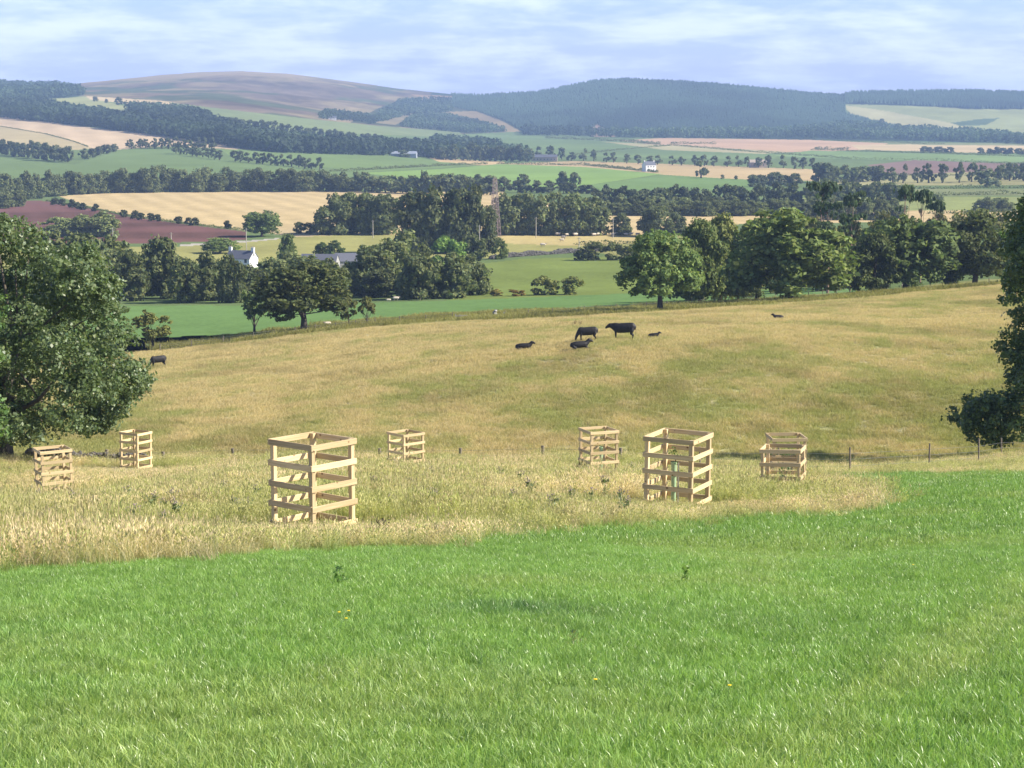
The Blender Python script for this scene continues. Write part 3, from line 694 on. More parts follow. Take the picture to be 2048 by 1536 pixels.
# --- wood round the white cottage, front row
for x, top, w_, b, q in [(110, 470, 120, 604, 1), (165, 470, 120, 604, 1), (218, 474, 120, 606, 1.1), (258, 500, 80, 606, .9), (325, 477, 98, 608, .78), (295, 510, 70, 608, .7), (374, 520, 76, 607, .75), (415, 506, 84, 607, 1.0),
    (466, 513, 62, 606, .85), (505, 532, 80, 606, .85), (560, 508, 100, 604, 1.1), (610, 512, 110, 603, 1.05), (660, 520, 90, 603, 1.05), (700, 525, 76, 602, 1.0), (742, 492, 100, 602, 1.1), (795, 468, 110, 602, 1.15),
    (838, 512, 84, 601, .85), (850, 492, 90, 601, 1.05), (900, 508, 95, 600, 1.0), (940, 514, 84, 599, .95), (955, 548, 50, 598, .9), (760, 540, 80, 602, .75), (455, 522, 60, 607, .9)]:
    T(x, b, w_, b-top, 'wood', 'woodland tree in the wood round the cottage', D=440+random.random()*40, group='trees of the wood round the cottage', tint=(q, q*1.0, q*.95))
T(440, 520, 80, 44, 'round', 'green tree crown rising behind the cottage roof', D=690, tint=(1.2, 1.25, 1.0))
T(575, 560, 40, 92, 'round', 'slim tree rising beside the white cottage gable', D=600, tint=(1.3, 1.3, 1.1))
T(645, 505, 34, 20, 'bush', 'left of the two small dark round bushes behind the grey farm roofs', D=660, cat='bush', tint=(.6, .75, .6), var=1)
T(669, 508, 40, 26, 'bush', 'right of the two small dark round bushes behind the grey farm roofs', D=655, cat='bush', tint=(.55, .7, .55), var=2)
T(897, 512, 68, 44, 'bush', 'bright green round bush at the foot of the tall dark clump', D=610, cat='bush', tint=(.95, 1.3, .8), var=0)
T(948, 506, 55, 34, 'bush', 'dark bush between the bright bush and the wall', D=640, cat='bush', tint=(.7, .75, .7), var=1)
T(1000, 505, 34, 28, 'bush', 'small round bush right of the clump by the field wall', D=650, cat='bush', tint=(1.0, 1.1, .9), var=2)
for x, w_, h in [(1190, 50, 28), (1232, 46, 30), (1262, 40, 22), (1160, 30, 16)]:
    T(x, 512, w_, h, 'bush', 'dark hedge bush on the wall left of the lone round tree', D=640, cat='bush', group='hedge bushes left of the lone round tree', tint=(.9, .9, .8))
# --- the tall clump in front of the gold field
for x, top, w_, b, D, q in [(665, 390, 76, 468, 800, 1.05), (698, 387, 70, 468, 810, 1.1), (735, 388, 74, 468, 805, 1.1), (772, 390, 70, 468, 800, 1.05), (1008, 390, 70, 469, 800, 1.15), (1046, 388, 72, 469, 805, 1.2), (1086, 392, 70, 469, 800, 1.25),
    (1122, 388, 72, 469, 800, 1.2), (1160, 390, 74, 469, 800, 1.15), (1190, 396, 66, 469, 800, 1.1)]:
    T(x, b, w_, b-top, 'wood', 'tall tree in the long clump in front of the gold field', D=D, group='paler trees of the long clump before the gold field', tint=(q, q, q*.95))
for x, top, w_, b in [(828, 386, 84, 487), (872, 376, 92, 490), (918, 380, 88, 492), (955, 374, 76, 490), (850, 400, 80, 492), (900, 400, 80, 492)]:
    T(x, b, w_, b-top, 'wood', 'darker nearer tree in the middle of the long clump', D=690, group='dark trees in the middle of the clump', tint=(.78, .78, .75))
T(524, 478, 82, 60, 'round', 'round tree at the right end of the ploughed field', D=790, tint=(1.0, 1.05, 1.0), var=1)
T(598, 472, 24, 28, 'bush', 'left small dark bush between the round tree and the long clump', D=810, cat='bush', tint=(.8, .8, .8))
T(618, 472, 36, 26, 'bush', 'right wider dark bush between the round tree and the long clump', D=810, cat='bush', tint=(.7, .7, .7))
T(1242, 472, 44, 44, 'wood', 'small tree just right of the long clump', D=800, tint=(1, 1, 1))
T(1312, 475, 72, 62, 'wood', 'tree behind the lone round tree, left one of two', D=790, tint=(.9, .9, .9)); T(1352, 470, 52, 44, 'wood', 'tree behind the lone round tree, right one of two', D=800, tint=(1, 1, 1))
for x, w_, h in [(118, 70, 40), (165, 66, 44), (205, 74, 50), (150, 60, 36)]:
    T(x, 475, w_, h, 'wood', 'pale green tree below the ploughed field', D=800, group='pale trees below the ploughed field', tint=(1.35, 1.35, 1.2))
for x in (1300, 1330): pass
# --- hedge bushes between plough and gold field
for x, y in [(66, 403), (76, 404), (88, 405), (100, 408), (110, 409), (122, 411), (133, 413), (144, 415), (155, 417), (166, 419), (191, 422), (248, 434), (270, 437), (284, 439), (301, 441), (314, 442), (358, 447), (378, 450), (391, 450), (455, 457)]:
    T(x, y+1, 15+random.random()*4, 13+random.random()*3, 'far', 'clipped dark hedge bush beside the ploughed field', cat='hedge bush', name='hedge_bush', group='hedge bushes between ploughed and gold fields', tint=(.5, .5, .55))
# --- belt above the gold field
B1 = 'tree in the belt above the gold field'; G1 = 'belt of trees above the gold field'
line([(0, 405, 52), (60, 398, 48), (130, 390, 44), (250, 385, 44), (500, 383, 44), (720, 383, 36)], 34, 44, 40, 'wood', B1, G1, tint=(.95, .95, .95))
line([(-60, 420, 50), (40, 412, 42), (0, 418, 40)], 5, 44, 40, 'wood', B1, G1, tint=(.85, .85, .85))
line([(720, 384, 32), (800, 386, 36), (880, 388, 38), (990, 390, 34)], 14, 40, 38, 'far', B1, G1, tint=(1.1, 1.1, 1.1))
line([(860, 372, 18), (900, 378, 26), (960, 382, 28), (1060, 386, 26), (1180, 388, 20)], 14, 24, 30, 'far', 'dark tree in the belt behind the lattice mast', 'dark belt behind the lattice mast', tint=(.7, .7, .75))
T(1125, 374, 24, 28, 'far', 'left tree of the round pair at the edge of the light green field', tint=(.9, .9, .95)); T(1150, 374, 24, 27, 'far', 'right tree of the round pair at the edge of the light green field', tint=(.9, .9, .95))
T(1047, 368, 22, 20, 'far', 'small round tree on the rim of the light green field left of the round pair', tint=(.9, .9, .9))
B2 = 'dark tree in the broad valley wood'; G2 = 'broad dark wood in the valley'
line([(1180, 410, 32), (1300, 412, 36), (1450, 412, 34), (1560, 410, 40), (1660, 408, 34)], 24, 34, 34, 'far', B2, G2, tint=(.72, .74, .78))
line([(1200, 430, 28), (1330, 432, 34), (1480, 432, 32), (1600, 430, 28)], 18, 32, 36, 'wood', B2, G2, tint=(1.0, 1.0, .95))
line([(1230, 424, 34), (1480, 424, 30)], 10, 30, 34, 'far', B2, G2, tint=(.9, .9, .9))
B3 = 'valley tree beyond the pines'; G3 = 'valley trees beyond the pines'
line([(1600, 440, 40), (1760, 440, 46), (1800, 436, 40)], 8, 40, 44, 'wood', B3, G3, tint=(1.1, 1.1, 1.1))
line([(1640, 400, 34), (1790, 402, 34), (1830, 400, 30)], 9, 34, 36, 'far', B3, G3, tint=(1.1, 1.1, 1.05))
line([(1500, 374, 26), (1600, 372, 24)], 6, 26, 28, 'far', B3, G3, tint=(.85, .85, .9))
line([(1630, 366, 36), (1770, 362, 30)], 8, 32, 34, 'far', B3, G3, tint=(.95, .95, 1))
line([(1770, 368, 32), (1860, 366, 36), (2060, 362, 34)], 11, 32, 26, 'avenue', B3, G3, tint=(.9, .9, .95))
line([(1990, 360, 32), (2080, 360, 32)], 4, 30, 30, 'far', B3, G3, tint=(.85, .85, .9))
line([(1950, 424, 28), (2020, 422, 26)], 4, 28, 34, 'wood', B3, G3, tint=(1.1, 1.1, 1.1))
T(1975, 374, 48, 34, 'far', 'wide low tree in the grey meadow near the right edge', tint=(.95, .95, 1)); T(1873, 418, 28, 30, 'far', 'round tree alone in the pale meadow right of the pine pair', tint=(1, 1, 1))
T(1402, 356, 28, 32, 'avenue', 'lone tree in the stubble strip right of the white house', tint=(.95, .95, .95))
T(1446, 358, 9, 8, 'far', 'left tiny thorn in the stubble strip right of the lone tree', tint=(.8, .8, .8)); T(1472, 359, 9, 8, 'far', 'right tiny thorn in the stubble strip right of the lone tree', tint=(.8, .8, .8))
# --- upper rows
GA = 'avenue rows on the green slope'
line([(258, 297, 19), (340, 297, 20), (430, 298, 20)], 12, 20, 20, 'avenue', 'tree in the upper avenue row below the gold slope', GA, tint=(.8, .8, .85))
line([(345, 306, 18), (445, 321, 22)], 9, 20, 18, 'avenue', 'tree in the left avenue row crossing the green slope', GA, tint=(.8, .8, .85))
line([(462, 322, 20), (645, 340, 22)], 13, 22, 22, 'avenue', 'tree in the right avenue row crossing the green slope', GA, tint=(.75, .75, .8))
line([(425, 246, 16), (560, 262, 15), (700, 280, 15), (770, 287, 14)], 26, 16, 17, 'far', 'tree in the dark line across the upper green slope', 'tree line across the upper slope', tint=(.75, .75, .8))
line([(0, 308, 28), (60, 316, 30), (145, 326, 28)], 10, 28, 26, 'far', 'dark tree in the clump at the left end of the green slope', 'clump at the left end of the green slope', tint=(.75, .75, .8))
line([(165, 320, 18), (232, 302, 16)], 5, 18, 20, 'far', 'dark tree in the short row beside the left clump', 'short row beside the left clump', tint=(.75, .75, .8))
line([(1065, 316, 24), (1160, 322, 20), (1330, 330, 18), (1500, 334, 20), (1640, 340, 24)], 26, 20, 19, 'avenue', 'tree scattered along the valley lane by the white house', 'valley lane trees', tint=(.85, .85, .9))
line([(870, 318, 24), (950, 322, 30), (1060, 324, 26)], 12, 28, 24, 'far', 'tree in the dark wood beside the long stone house', 'wood beside the long stone house', tint=(.8, .8, .85))
line([(800, 318, 12), (850, 300, 22), (900, 296, 16), (1000, 304, 20)], 9, 18, 20, 'far', 'tree behind the far farm sheds', 'trees behind the far farm sheds', tint=(.85, .85, .9))
line([(1840, 305, 11), (1910, 306, 11)], 5, 11, 18, 'far', 'dark tree in the small copse on the right stubble field', 'small copse on the right stubble', tint=(.7, .7, .8))
line([(1955, 308, 13), (2060, 309, 13)], 7, 12, 18, 'far', 'dark tree in the copse at the right edge on the stubble field', 'copse at right edge on the stubble', tint=(.7, .7, .8))
for x, y, h in [(190, 203, 10), (213, 206, 8), (238, 210, 15), (166, 218, 9), (200, 222, 12), (255, 228, 11), (1763, 250, 12), (1795, 262, 14), (1825, 262, 11)]:
    T(x, y, h*1.1, h, 'far', 'lone tree dotted on the upper hill pasture', group='lone trees on the upper hill pastures', tint=(.75, .75, .8))
for o in ALLP:                           # unused prototypes are removed
    if o.name not in used and o.get('label') is None:
        for ch in KIDS.get(o.name, []): bpy.data.objects.remove(ch)
        bpy.data.objects.remove(o)
# --- hedges: each one long bush of its own
def hedge(pts, hpx, label, n=None, col=DKG, name='hedge', gap=0.0, leaf=None):
    rg = np.random.default_rng(len(pts)*7+int(pts[0][0])); P = []
    for (x0, y0), (x1, y1) in zip(pts[:-1], pts[1:]):
        k = max(2, int(math.hypot(x1-x0, y1-y0)/9))
        for i in range(k): P.append(ground(x0+(x1-x0)*i/k, y0+(y1-y0)*i/k, 240))
    P = np.array(P); h = hpx/(FPX/P[:, 1].mean())
    sl_ = np.concatenate([[0], np.cumsum(np.linalg.norm(np.diff(P, axis=0), axis=1))]); n = n or int(min(9000, sl_[-1]/h*22))
    s = rg.random(n)*sl_[-1]; b = np.stack([np.interp(s, sl_, P[:, i]) for i in range(3)], 1)
    keep = vnoise(s/h*.18, s*0, 3) > gap; b = b[keep]; s = s[keep]; hv = h*(.45+.9*vnoise(s/h*.35, s*0, 9))
    e = rg.normal(size=(len(b), 3)); e /= np.linalg.norm(e, axis=1)[:, None]
    Pt = b+np.stack([e[:, 0]*h*.35, e[:, 1]*h*.35, hv*(.5+.5*e[:, 2])], 1)
    c = np.array(col)[None]*(.7+.6*rg.random((len(b), 1)))
    o0 = P.mean(axis=0); v, f, cc = leaves(Pt-o0, e+np.array([0, 0, .3]), leaf or h*.42, rg, c)
    o = link(name, mkmesh(name, v, f, cols=cc), M_LEAF_FAR); o.location = o0
    tag(o, label, 'hedge' if name == 'hedge' else 'wall'); return o
for pts, h, lab in [([(660, 343), (720, 341), (880, 332), (985, 328)], 5, 'thin dark hedge between the middle meadow and the light green field'),
    ([(995, 328), (1170, 331), (1325, 346)], 5, 'hedge along the top of the light green field towards the white house'),
    ([(1150, 310), (1240, 300), (1345, 291), (1530, 306), (1700, 318), (1870, 321), (2060, 330)], 4, 'low hedge winding across the far stubble fields'),
    ([(1340, 287), (1440, 289)], 5, 'short dotted hedge on the reddish stubble field'),
    ([(1620, 300), (1860, 307), (2060, 314)], 4, 'dark hedge under the right pale stubble field'),
    ([(1630, 298), (1710, 300)], 6, 'short row of scrub on the right of the reddish stubble'),
    ([(1640, 281), (1850, 288), (1900, 288)], 3, 'faint hedge between the two uppermost stubble fields'),
    ([(1090, 276), (1240, 283), (1330, 290)], 5, 'hedge at the foot of the forested hill'),
    ([(0, 300), (100, 312)], 3, 'low hedge on the green slope at the left edge'),
    ([(250, 296), (440, 297)], 2.5, 'low hedge under the gold slope'),
    ([(1650, 376), (1850, 378), (2060, 376)], 7, 'ragged hedge across the pale meadow beyond the pines'),
    ([(1640, 350), (1790, 351), (2060, 352)], 4, 'thin hedge under the ploughed strip on the right'),
    ([(1850, 392), (2060, 388)], 8, 'dense hedge along the top of the grey meadow'),
    ([(1850, 428), (2060, 426)], 9, 'brown green hedge below the grey meadow behind the right trees'),
    ([(92, 402), (170, 415), (250, 431), (380, 449), (494, 462)], 4, 'narrow grassy bank between the ploughed and gold fields'),
    ([(0, 253), (90, 268), (150, 284), (185, 297)], 2, 'thin fence line of scrub across the gold slope'),
    ([(1150, 490), (1250, 488), (1330, 492)], 9, 'dark hedge at the top of the green hillock')]:
    hedge(pts, h, lab)
# --- woods and forests that read as one mass
def mass(name, label, polys, kind, n, h, seed, col, dmin=1200, w_=.8):
    rg = np.random.default_rng(seed); pts = []
    allx = [p[0] for pl in polys for p in pl]; ally = [p[1] for pl in polys for p in pl]
    tries = 0; px = rg.uniform(min(allx), max(allx), n*6); py = rg.uniform(min(ally), max(ally), n*6)
    k = np.zeros(px.shape, bool)
    for pl in polys: k |= inpoly(px, py, pl)
    px, py = px[k][:n], py[k][:n]
    u, t = ray_ut(px, py); d = Dm[Dm > dmin]
    X = np.zeros(len(px)); Y = np.zeros(len(px)); Z = np.zeros(len(px)); ok = np.zeros(len(px), bool)
    for i0 in range(0, len(px), 2000):
        uu, tt = u[i0:i0+2000, None], t[i0:i0+2000, None]; g = gz(uu*d[None], np.broadcast_to(d[None], (len(uu), len(d))))+tt*d[None]
        j = np.argmax(g > 0, axis=1); ok[i0:i0+2000] = (g > 0).any(axis=1); Y[i0:i0+2000] = d[j]; X[i0:i0+2000] = u[i0:i0+2000]*d[j]
    X, Y = X[ok], Y[ok]; Z = gz(X, Y); m = len(X); hh = h*(.8+.4*rg.random(m)); ct = (.62+.76*np.clip((fbm(X*.004, Y*.0022, seed, 4)-.34)*3.2, 0, 1))*(.85+.3*rg.random(m))*1.75
    if kind == 'conifer':
        a = np.arange(5)*2*math.pi/5; r = hh*.34
        base = np.stack([X[:, None]+np.cos(a)[None]*r[:, None], Y[:, None]+np.sin(a)[None]*r[:, None], np.repeat((Z+hh*.1)[:, None], 5, 1)], -1)
        V_ = np.concatenate([base, np.stack([X, Y, Z+hh], -1)[:, None]], 1).reshape(-1, 3)
        fi = np.array([[i, (i+1) % 5, 5] for i in range(5)]); F_ = (np.arange(m)[:, None, None]*6+fi[None]).reshape(-1, 3)
        c = np.repeat(np.array(col)[None]*ct[:, None], 6, axis=0)
        v, f = V_, F_
    else:
        q = 26; e = rg.normal(size=(m*q, 3)); e /= np.linalg.norm(e, axis=1)[:, None]; I = np.repeat(np.arange(m), q)
        P = np.stack([X[I]+e[:, 0]*hh[I]*w_*.5, Y[I]+e[:, 1]*hh[I]*w_*.5, Z[I]+hh[I]*(.55+.45*e[:, 2])], 1)
        v, f, c = leaves(P, e*1.3, h*.42, rg, np.array(col)[None]*(ct[I]*(.8+.4*rg.random(m*q)))[:, None])
    o = link(name, mkmesh(name, v, f, cols=c), M_LEAF_FAR); tag(o, label, 'forest' if kind == 'conifer' else 'wood', kind='stuff'); return o
mass('conifer_forest', 'blue green conifer plantation covering the long hill on the right', [[(903,189),(912,186),(970,190),(1010,188),(1080,184),(1130,174),(1190,162),(1250,159),(1330,162),(1420,168),(1520,177),(1620,187),(1690,191),(1720,189),(1690,208),(1690,228),(1750,245),(1800,256),(1880,268),(1950,274),(2070,276),(2070,288),(1800,275),(1560,274),(1330,273),(1235,273),(1190,247),(1170,268),(1045,263),(1005,240),(950,222),(900,215),(905,195)]], 'conifer', 26000, 8, 1, (.034,.058,.036))
mass('conifer_forest', 'dark conifer wood along the skyline at the upper right', [[(1690,191),(1750,189),(1850,187),(1950,187),(2080,192),(2080,219),(1950,219),(1860,213),(1760,208),(1690,207)]], 'conifer', 4500, 14, 2, (.026,.045,.030))
mass('hillside_scrub', 'dark scrub wood on the slope between the heather hill and the plantation', [[(735,250),(770,222),(800,205),(850,200),(900,200),(905,222),(880,228),(850,224),(800,236)], [(830,232),(900,235),(960,248),(1010,265),(930,266),(800,255)], [(650,228),(740,236),(745,246),(640,238)]], 'round', 1500, 11, 3, (.045,.065,.032))
mass('hillside_wood', 'dark wood on the hilltop at the upper left', [[(-60,168),(0,171),(50,177),(110,176),(170,189),(130,195),(60,199),(-60,206)]], 'round', 900, 17, 4, (.036,.055,.028))
mass('hillside_wood', 'broad dark belt of wood sloping down above the gold slope', [[(-60,200),(0,203),(60,206),(160,228),(240,240),(290,246),(300,262),(400,268),(480,292),(600,298),(780,306),(780,312),(560,306),(440,292),(400,284),(330,273),(150,250),(-60,230)]], 'round', 2600, 14, 5, (.036,.054,.028))
mass('hillside_wood', 'dark copse between the hill pasture and the upper green meadow', [[(250,218),(320,222),(380,228),(440,250),(470,268),(560,284),(700,300),(600,300),(470,288),(400,270),(330,262),(300,240)]], 'round', 1300, 13, 6, (.040,.058,.030))
mass('valley_scrub', 'mixed scrub and trees at the foot of the plantation', [[(1045,264),(1240,270),(1560,268),(1700,252),(1780,262),(1900,268),(2070,282),(2070,290),(1800,279),(1560,277),(1240,276),(1050,270)]], 'round', 1300, 15, 7, (.045,.068,.034))
mass('valley_scrub', 'trees and bushes round the far farm sheds', [[(640,296),(780,300),(1000,310),(1060,318),(1060,322),(870,318),(790,310),(700,305)], [(860,288),(1000,296),(1000,304),(880,300)]], 'round', 500, 15, 8, (.042,.062,.032))
# ------------------------------------------------------------------ hero trees
def hero(px, base, D, prof_px, name, label, seed, n, leaf, col, lr, nl, tr, th, nb, refx=None, fill=.3, lmat=None, tint=None, extra=()):
    X, Y, Z = at_depth(px, D, base); Fm = FPX/Y; _, bp = project(X, Y, Z)
    prof = sorted([((bp-row)/Fm, abs(ex-px)/Fm) for row, ex in prof_px])
    lb = lobes_from(prof, nl, lr, seed, fill, .62)+[((ex-px)/Fm, (random.random()-.5)*2.5, (bp-row)/Fm, r, r, r*.7) for ex, row, r in extra]
    t = make_tree(name, None, 0, 0, n, leaf, seed, col, tr, th, nb, bark=M_BARK, lmat=lmat or M_LEAF, lobes=lb, dens=.42, flat=.7)
    t.location = (X, Y, Z); tag(t, label, 'tree'); return t
hero(8, 915, 106, [(868, 110), (858, 205), (842, 258), (820, 290), (775, 306), (700, 288), (640, 275), (580, 262), (520, 215), (470, 165), (440, 90), (424, 20)],
     'sycamore_tree', 'big dark green sycamore filling the left edge with drooping lower branches', 21, 120000, .22, (.145, .195, .080), 1.25, 150, .52, 6.5, 26, fill=.35)
hero(2195, 935, 117, [(882, 1960), (862, 1915), (835, 1893), (805, 1935), (770, 2005), (720, 1992), (660, 1992), (620, 2010), (580, 1990), (500, 1992), (440, 2000), (390, 2030), (340, 2080), (290, 2170)],
     'ash_tree', 'tree leaning in at the right edge, dark low branch and bright upper leaves', 45, 80000, .24, (.13, .19, .068), 1.3, 100, .5, 8, 18, fill=.3,
     extra=[(1930, 838, 1.1), (1965, 828, 1.4), (2000, 820, 1.5), (2035, 815, 1.6), (2070, 800, 1.8), (2110, 780, 1.8), (1950, 855, .9), (1990, 852, 1.1), (2030, 850, 1.2), (2045, 720, 1.3), (2035, 690, 1.3), (2050, 660, 1.3), (2045, 560, 1.4), (2030, 520, 1.3), (2050, 480, 1.4), (2080, 600, 1.8), (2085, 700, 1.8), (2060, 430, 1.2), (2045, 760, 1.0)])
hero(2150, 935, 124, [(620, 2060), (590, 2010), (560, 1992), (520, 1988), (470, 1988), (440, 1990), (410, 2025), (380, 2075), (350, 2120)],
     'young_ash', 'bright yellow green leafy branches high at the right edge', 145, 16000, .24, (.15, .25, .06), .9, 46, .25, 9, 14, fill=.3)
hero(-125, 960, 86, [(900, -60), (870, 20), (830, 28), (780, -5), (700, 22), (640, 34), (580, 30), (540, 18), (500, -30), (470, -110)],
     'maple_tree', 'lighter green branches reaching in at the far left edge before the sycamore', 63, 22000, .20, (.13, .21, .06), .9, 60, .3, 5, 12)
# ------------------------------------------------------------------ tree guards (timber crates round the saplings)
PW, RH, RT_, HG, SG = .10, .125, .032, 1.88, 1.25
def post_me():
    m = MB(); m.box((0, 0, (HG-.5)/2-.0), (PW, PW, HG+.5), bev=.006); return m
def make_guard():
    e = empty('tree_guard')
    s = SG/2-PW/2
    # grain runs along local X, so posts are meshes turned on end
    m = MB(); m.box((0, 0, 0), (HG+.5, PW, PW), bev=.005); pm = mkmesh('post', np.concatenate(m.v), np.concatenate(m.f), smooth_=False); pm.materials.append(M_WOOD)
    for sx, sy in ((1, 1), (1, -1), (-1, 1), (-1, -1)):
        o = link('post', pm); o.location = (sx*s, sy*s, (HG-.5)/2-.012); o.rotation_euler = (0, -math.pi/2, 0); par(o, e)
    la, lb = SG+2*RT_+.01, SG-.004
    ms = []
    for l in (la, lb):
        m = MB(); m.box((0, 0, 0), (l, RT_, RH), bev=.004); q = mkmesh('rail', np.concatenate(m.v), np.concatenate(m.f), smooth_=False); q.materials.append(M_WOOD); ms.append(q)
    for k in range(5):
        z = HG-RH/2-k*.432
        for sd in (1, -1):
            o = link('rail', ms[0]); o.location = (random.uniform(-.008, .008), sd*(SG/2+RT_/2+.002), z+random.uniform(-.008, .008)); o.rotation_euler = (0, random.uniform(-.006, .006), 0); par(o, e)
            o = link('rail', ms[1]); o.location = (sd*(SG/2+RT_/2+.002), random.uniform(-.002, .002), z+random.uniform(-.008, .008)); o.rotation_euler = (random.uniform(-.006, .006)*0, random.uniform(-.006, .006), math.pi/2); par(o, e)
    return e
g0 = make_guard()
GUARDS = [(627, 877, 40.5, 50, 0, 'large pale timber tree guard nearest the camera, corner towards us'),
 (1354, 868, 51.5, -27, 1.0, 'second largest timber tree guard, green tube inside, bright right side'),
 (1567, 895, 62, -16, -1.5, 'timber tree guard at the right end, overlapping the one behind it'),
 (1571, 871, 73, 4, 0, 'timber tree guard half hidden behind the rightmost front one'),
 (1197, 857, 82, 21.5, 0, 'tree guard with dark dry weeds at its left foot'),
 (812, 864, 93, 42, 0, 'small pale tree guard in the middle, right of the largest'),
 (110, 888, 79, 27, -1.2, 'yellowish tree guard farthest left, in tall grass with thistles'),
 (272, 863, 98, 62, .8, 'narrow tree guard beneath the sycamore branches beside the stone wall')]
GP = []
for i, (px, by, D, rot, tilt, lab) in enumerate(GUARDS):
    g = g0 if i == 0 else copy_tree(g0)
    X, Y, Z = at_depth(px, D, by); _, bp = project(X, Y, Z+HG); dz = (bp-by)/(FPX/Y); print('guard dz', round(dz, 2)); Z += float(np.clip(dz, -.42, .12)); g.location = (X, Y, Z); g.rotation_euler = (R(tilt*.8), R(tilt), R(rot))
    if i == 7: g.scale = (.9, .9, 1)
    if i == 1: g.scale = (1.09, 1.09, 1)
    if i == 3: g.scale = (1.02, 1.02, 1)
    tag(g, lab, 'tree guard', 'timber tree guards on the rough grass'); GP.append((X, Y, Z, rot))
# stakes, tubes and saplings inside
tube = None
for gi, h, ox, kind, lab in [(1, 1.12, -.1, 'tube', 'pale green plastic tree tube standing inside the second largest guard'), (2, .95, -.05, 'tube', 'green plastic tree tube inside the front guard at the right end'),
                       (4, 1.1, .1, 'tube', 'green tree tube inside the guard with the dry weeds'), (3, .95, .1, 'tube', 'green tree tube inside the half hidden guard')]:
    X, Y, Z, _ = GP[gi]
    e = empty('tree_tube', (X+ox, Y, Z)); tag(e, lab, 'tree tube', 'green tree tubes in the guards')
    m = MB(); m.tube((0, 0, -.1), (.01, 0, h), .062, .075, 12, cap=False); m.tube((0, 0, h-.04), (.0, 0, h+.012), .085, .085, 12, cap=False); m.build('tube', M_TUBE, e, sm=True)
    m = MB(); m.box((.13, .03, h*.46), (.04, .04, h*1.02), bev=.004); m.build('stake', M_POST_PALE, e)
    rg = np.random.default_rng(gi); P = rg.normal(size=(90, 3))*np.array([.12, .12, .16])+np.array([0, 0, h+.2])
    v, f, c = leaves(P, rg.normal(size=(90, 3)), .06, rg, np.tile([[.09, .15, .04]], (90, 1))); par(link('sapling', mkmesh('sapling', v, f, cols=c), M_LEAF), e)
# ------------------------------------------------------------------ animals
def skin_animal(name, parts_, mat, parent=None, sub=2, vox=.035):
    """one continuous body grown from chains of (x, y, z, r or (rz, ry)); an int starts a chain at an existing joint"""
    vs = []; m = MB()
    def rr(r): return np.array(r if isinstance(r, tuple) else (r, r), float)
    def blob(p, r): m.ell(p, ((r[0]+r[1])*.5, r[1], r[0]), 10, 8)
    for ch in parts_:
        prev = None
        for q in ch:
            if isinstance(q, int): prev = vs[q]; continue
            cur = (np.array(q[:3], float), rr(q[3])); vs.append(cur)
            if prev is None: blob(cur[0], cur[1])
            else:
                r0 = np.minimum(prev[1], cur[1]*2.2) if isinstance(ch[0], int) and q is ch[1] else prev[1]
                n = int(max(3, np.linalg.norm(cur[0]-prev[0])/(min(cur[1].min(), r0.min())*.45)))
                for k in range(1, n+1): t = k/n; blob(prev[0]*(1-t)+cur[0]*t, r0*(1-t)+cur[1]*t)
            prev = cur
    me = mkmesh(name, np.concatenate(m.v), np.concatenate(m.f)); o = link(name, me, mat)
    md = o.modifiers.new('join', 'REMESH'); md.mode = 'VOXEL'; md.voxel_size = vox; md.use_smooth_shade = True
    ms = o.modifiers.new('soften', 'SMOOTH'); ms.factor = .5; ms.iterations = 3
    bpy.context.view_layer.update()
    dg = bpy.context.evaluated_depsgraph_get(); ev = bpy.data.meshes.new_from_object(o.evaluated_get(dg)); ev.name = name
    o.modifiers.clear(); o.data = ev
    if not ev.materials: ev.materials.append(mat)
    if parent is not None: par(o, parent)
    return o
def cow_standing(head=0):
    # faces -X ; head: 0 level, 1 grazing
    sp = [(0, 0, .92, (.39, .34)), (.42, 0, .95, (.39, .34)), (.72, 0, 1.02, (.32, .29)), (.86, 0, 1.0, (.24, .24))]
    fr = [0, (-.40, 0, .90, (.38, .32)), (-.70, 0, .97, (.34, .27))]
    b = [sp, fr]   # vertices 0..3, 4,5
    if head == 0: b.append([5, (-1.0, 0, 1.06, (.22, .15)), (-1.20, 0, 1.10, (.17, .14)), (-1.40, 0, 1.0, (.12, .10)), (-1.52, 0, .93, (.095, .09))])
    else: b.append([5, (-.96, 0, .78, (.22, .15)), (-1.12, 0, .50, (.16, .13)), (-1.20, 0, .28, (.13, .11)), (-1.23, 0, .12, (.10, .09))])
    hi = 7  # head vertex
    for s in (1, -1):
        hz = 1.24 if head == 0 else .62; hx = -1.14 if head == 0 else -1.02
        b.append([hi, (hx, s*.16, hz, .035), (hx+.03, s*.25, hz-.02, .02)])
    for s in (1, -1):
        b.append([5, (-.66, s*.17, .72, .13), (-.68, s*.18, .45, .075), (-.66, s*.18, .22, .055), (-.69, s*.18, .04, .06)])
        b.append([2, (.72, s*.19, .74, .17), (.66, s*.19, .52, .10), (.84, s*.19, .38, .065), (.80, s*.19, .2, .052), (.78, s*.19, .04, .06)])
    b.append([3, (1.02, 0, .98, .03), (1.06, 0, .7, .022), (1.05, 0, .38, .035)])
    return b
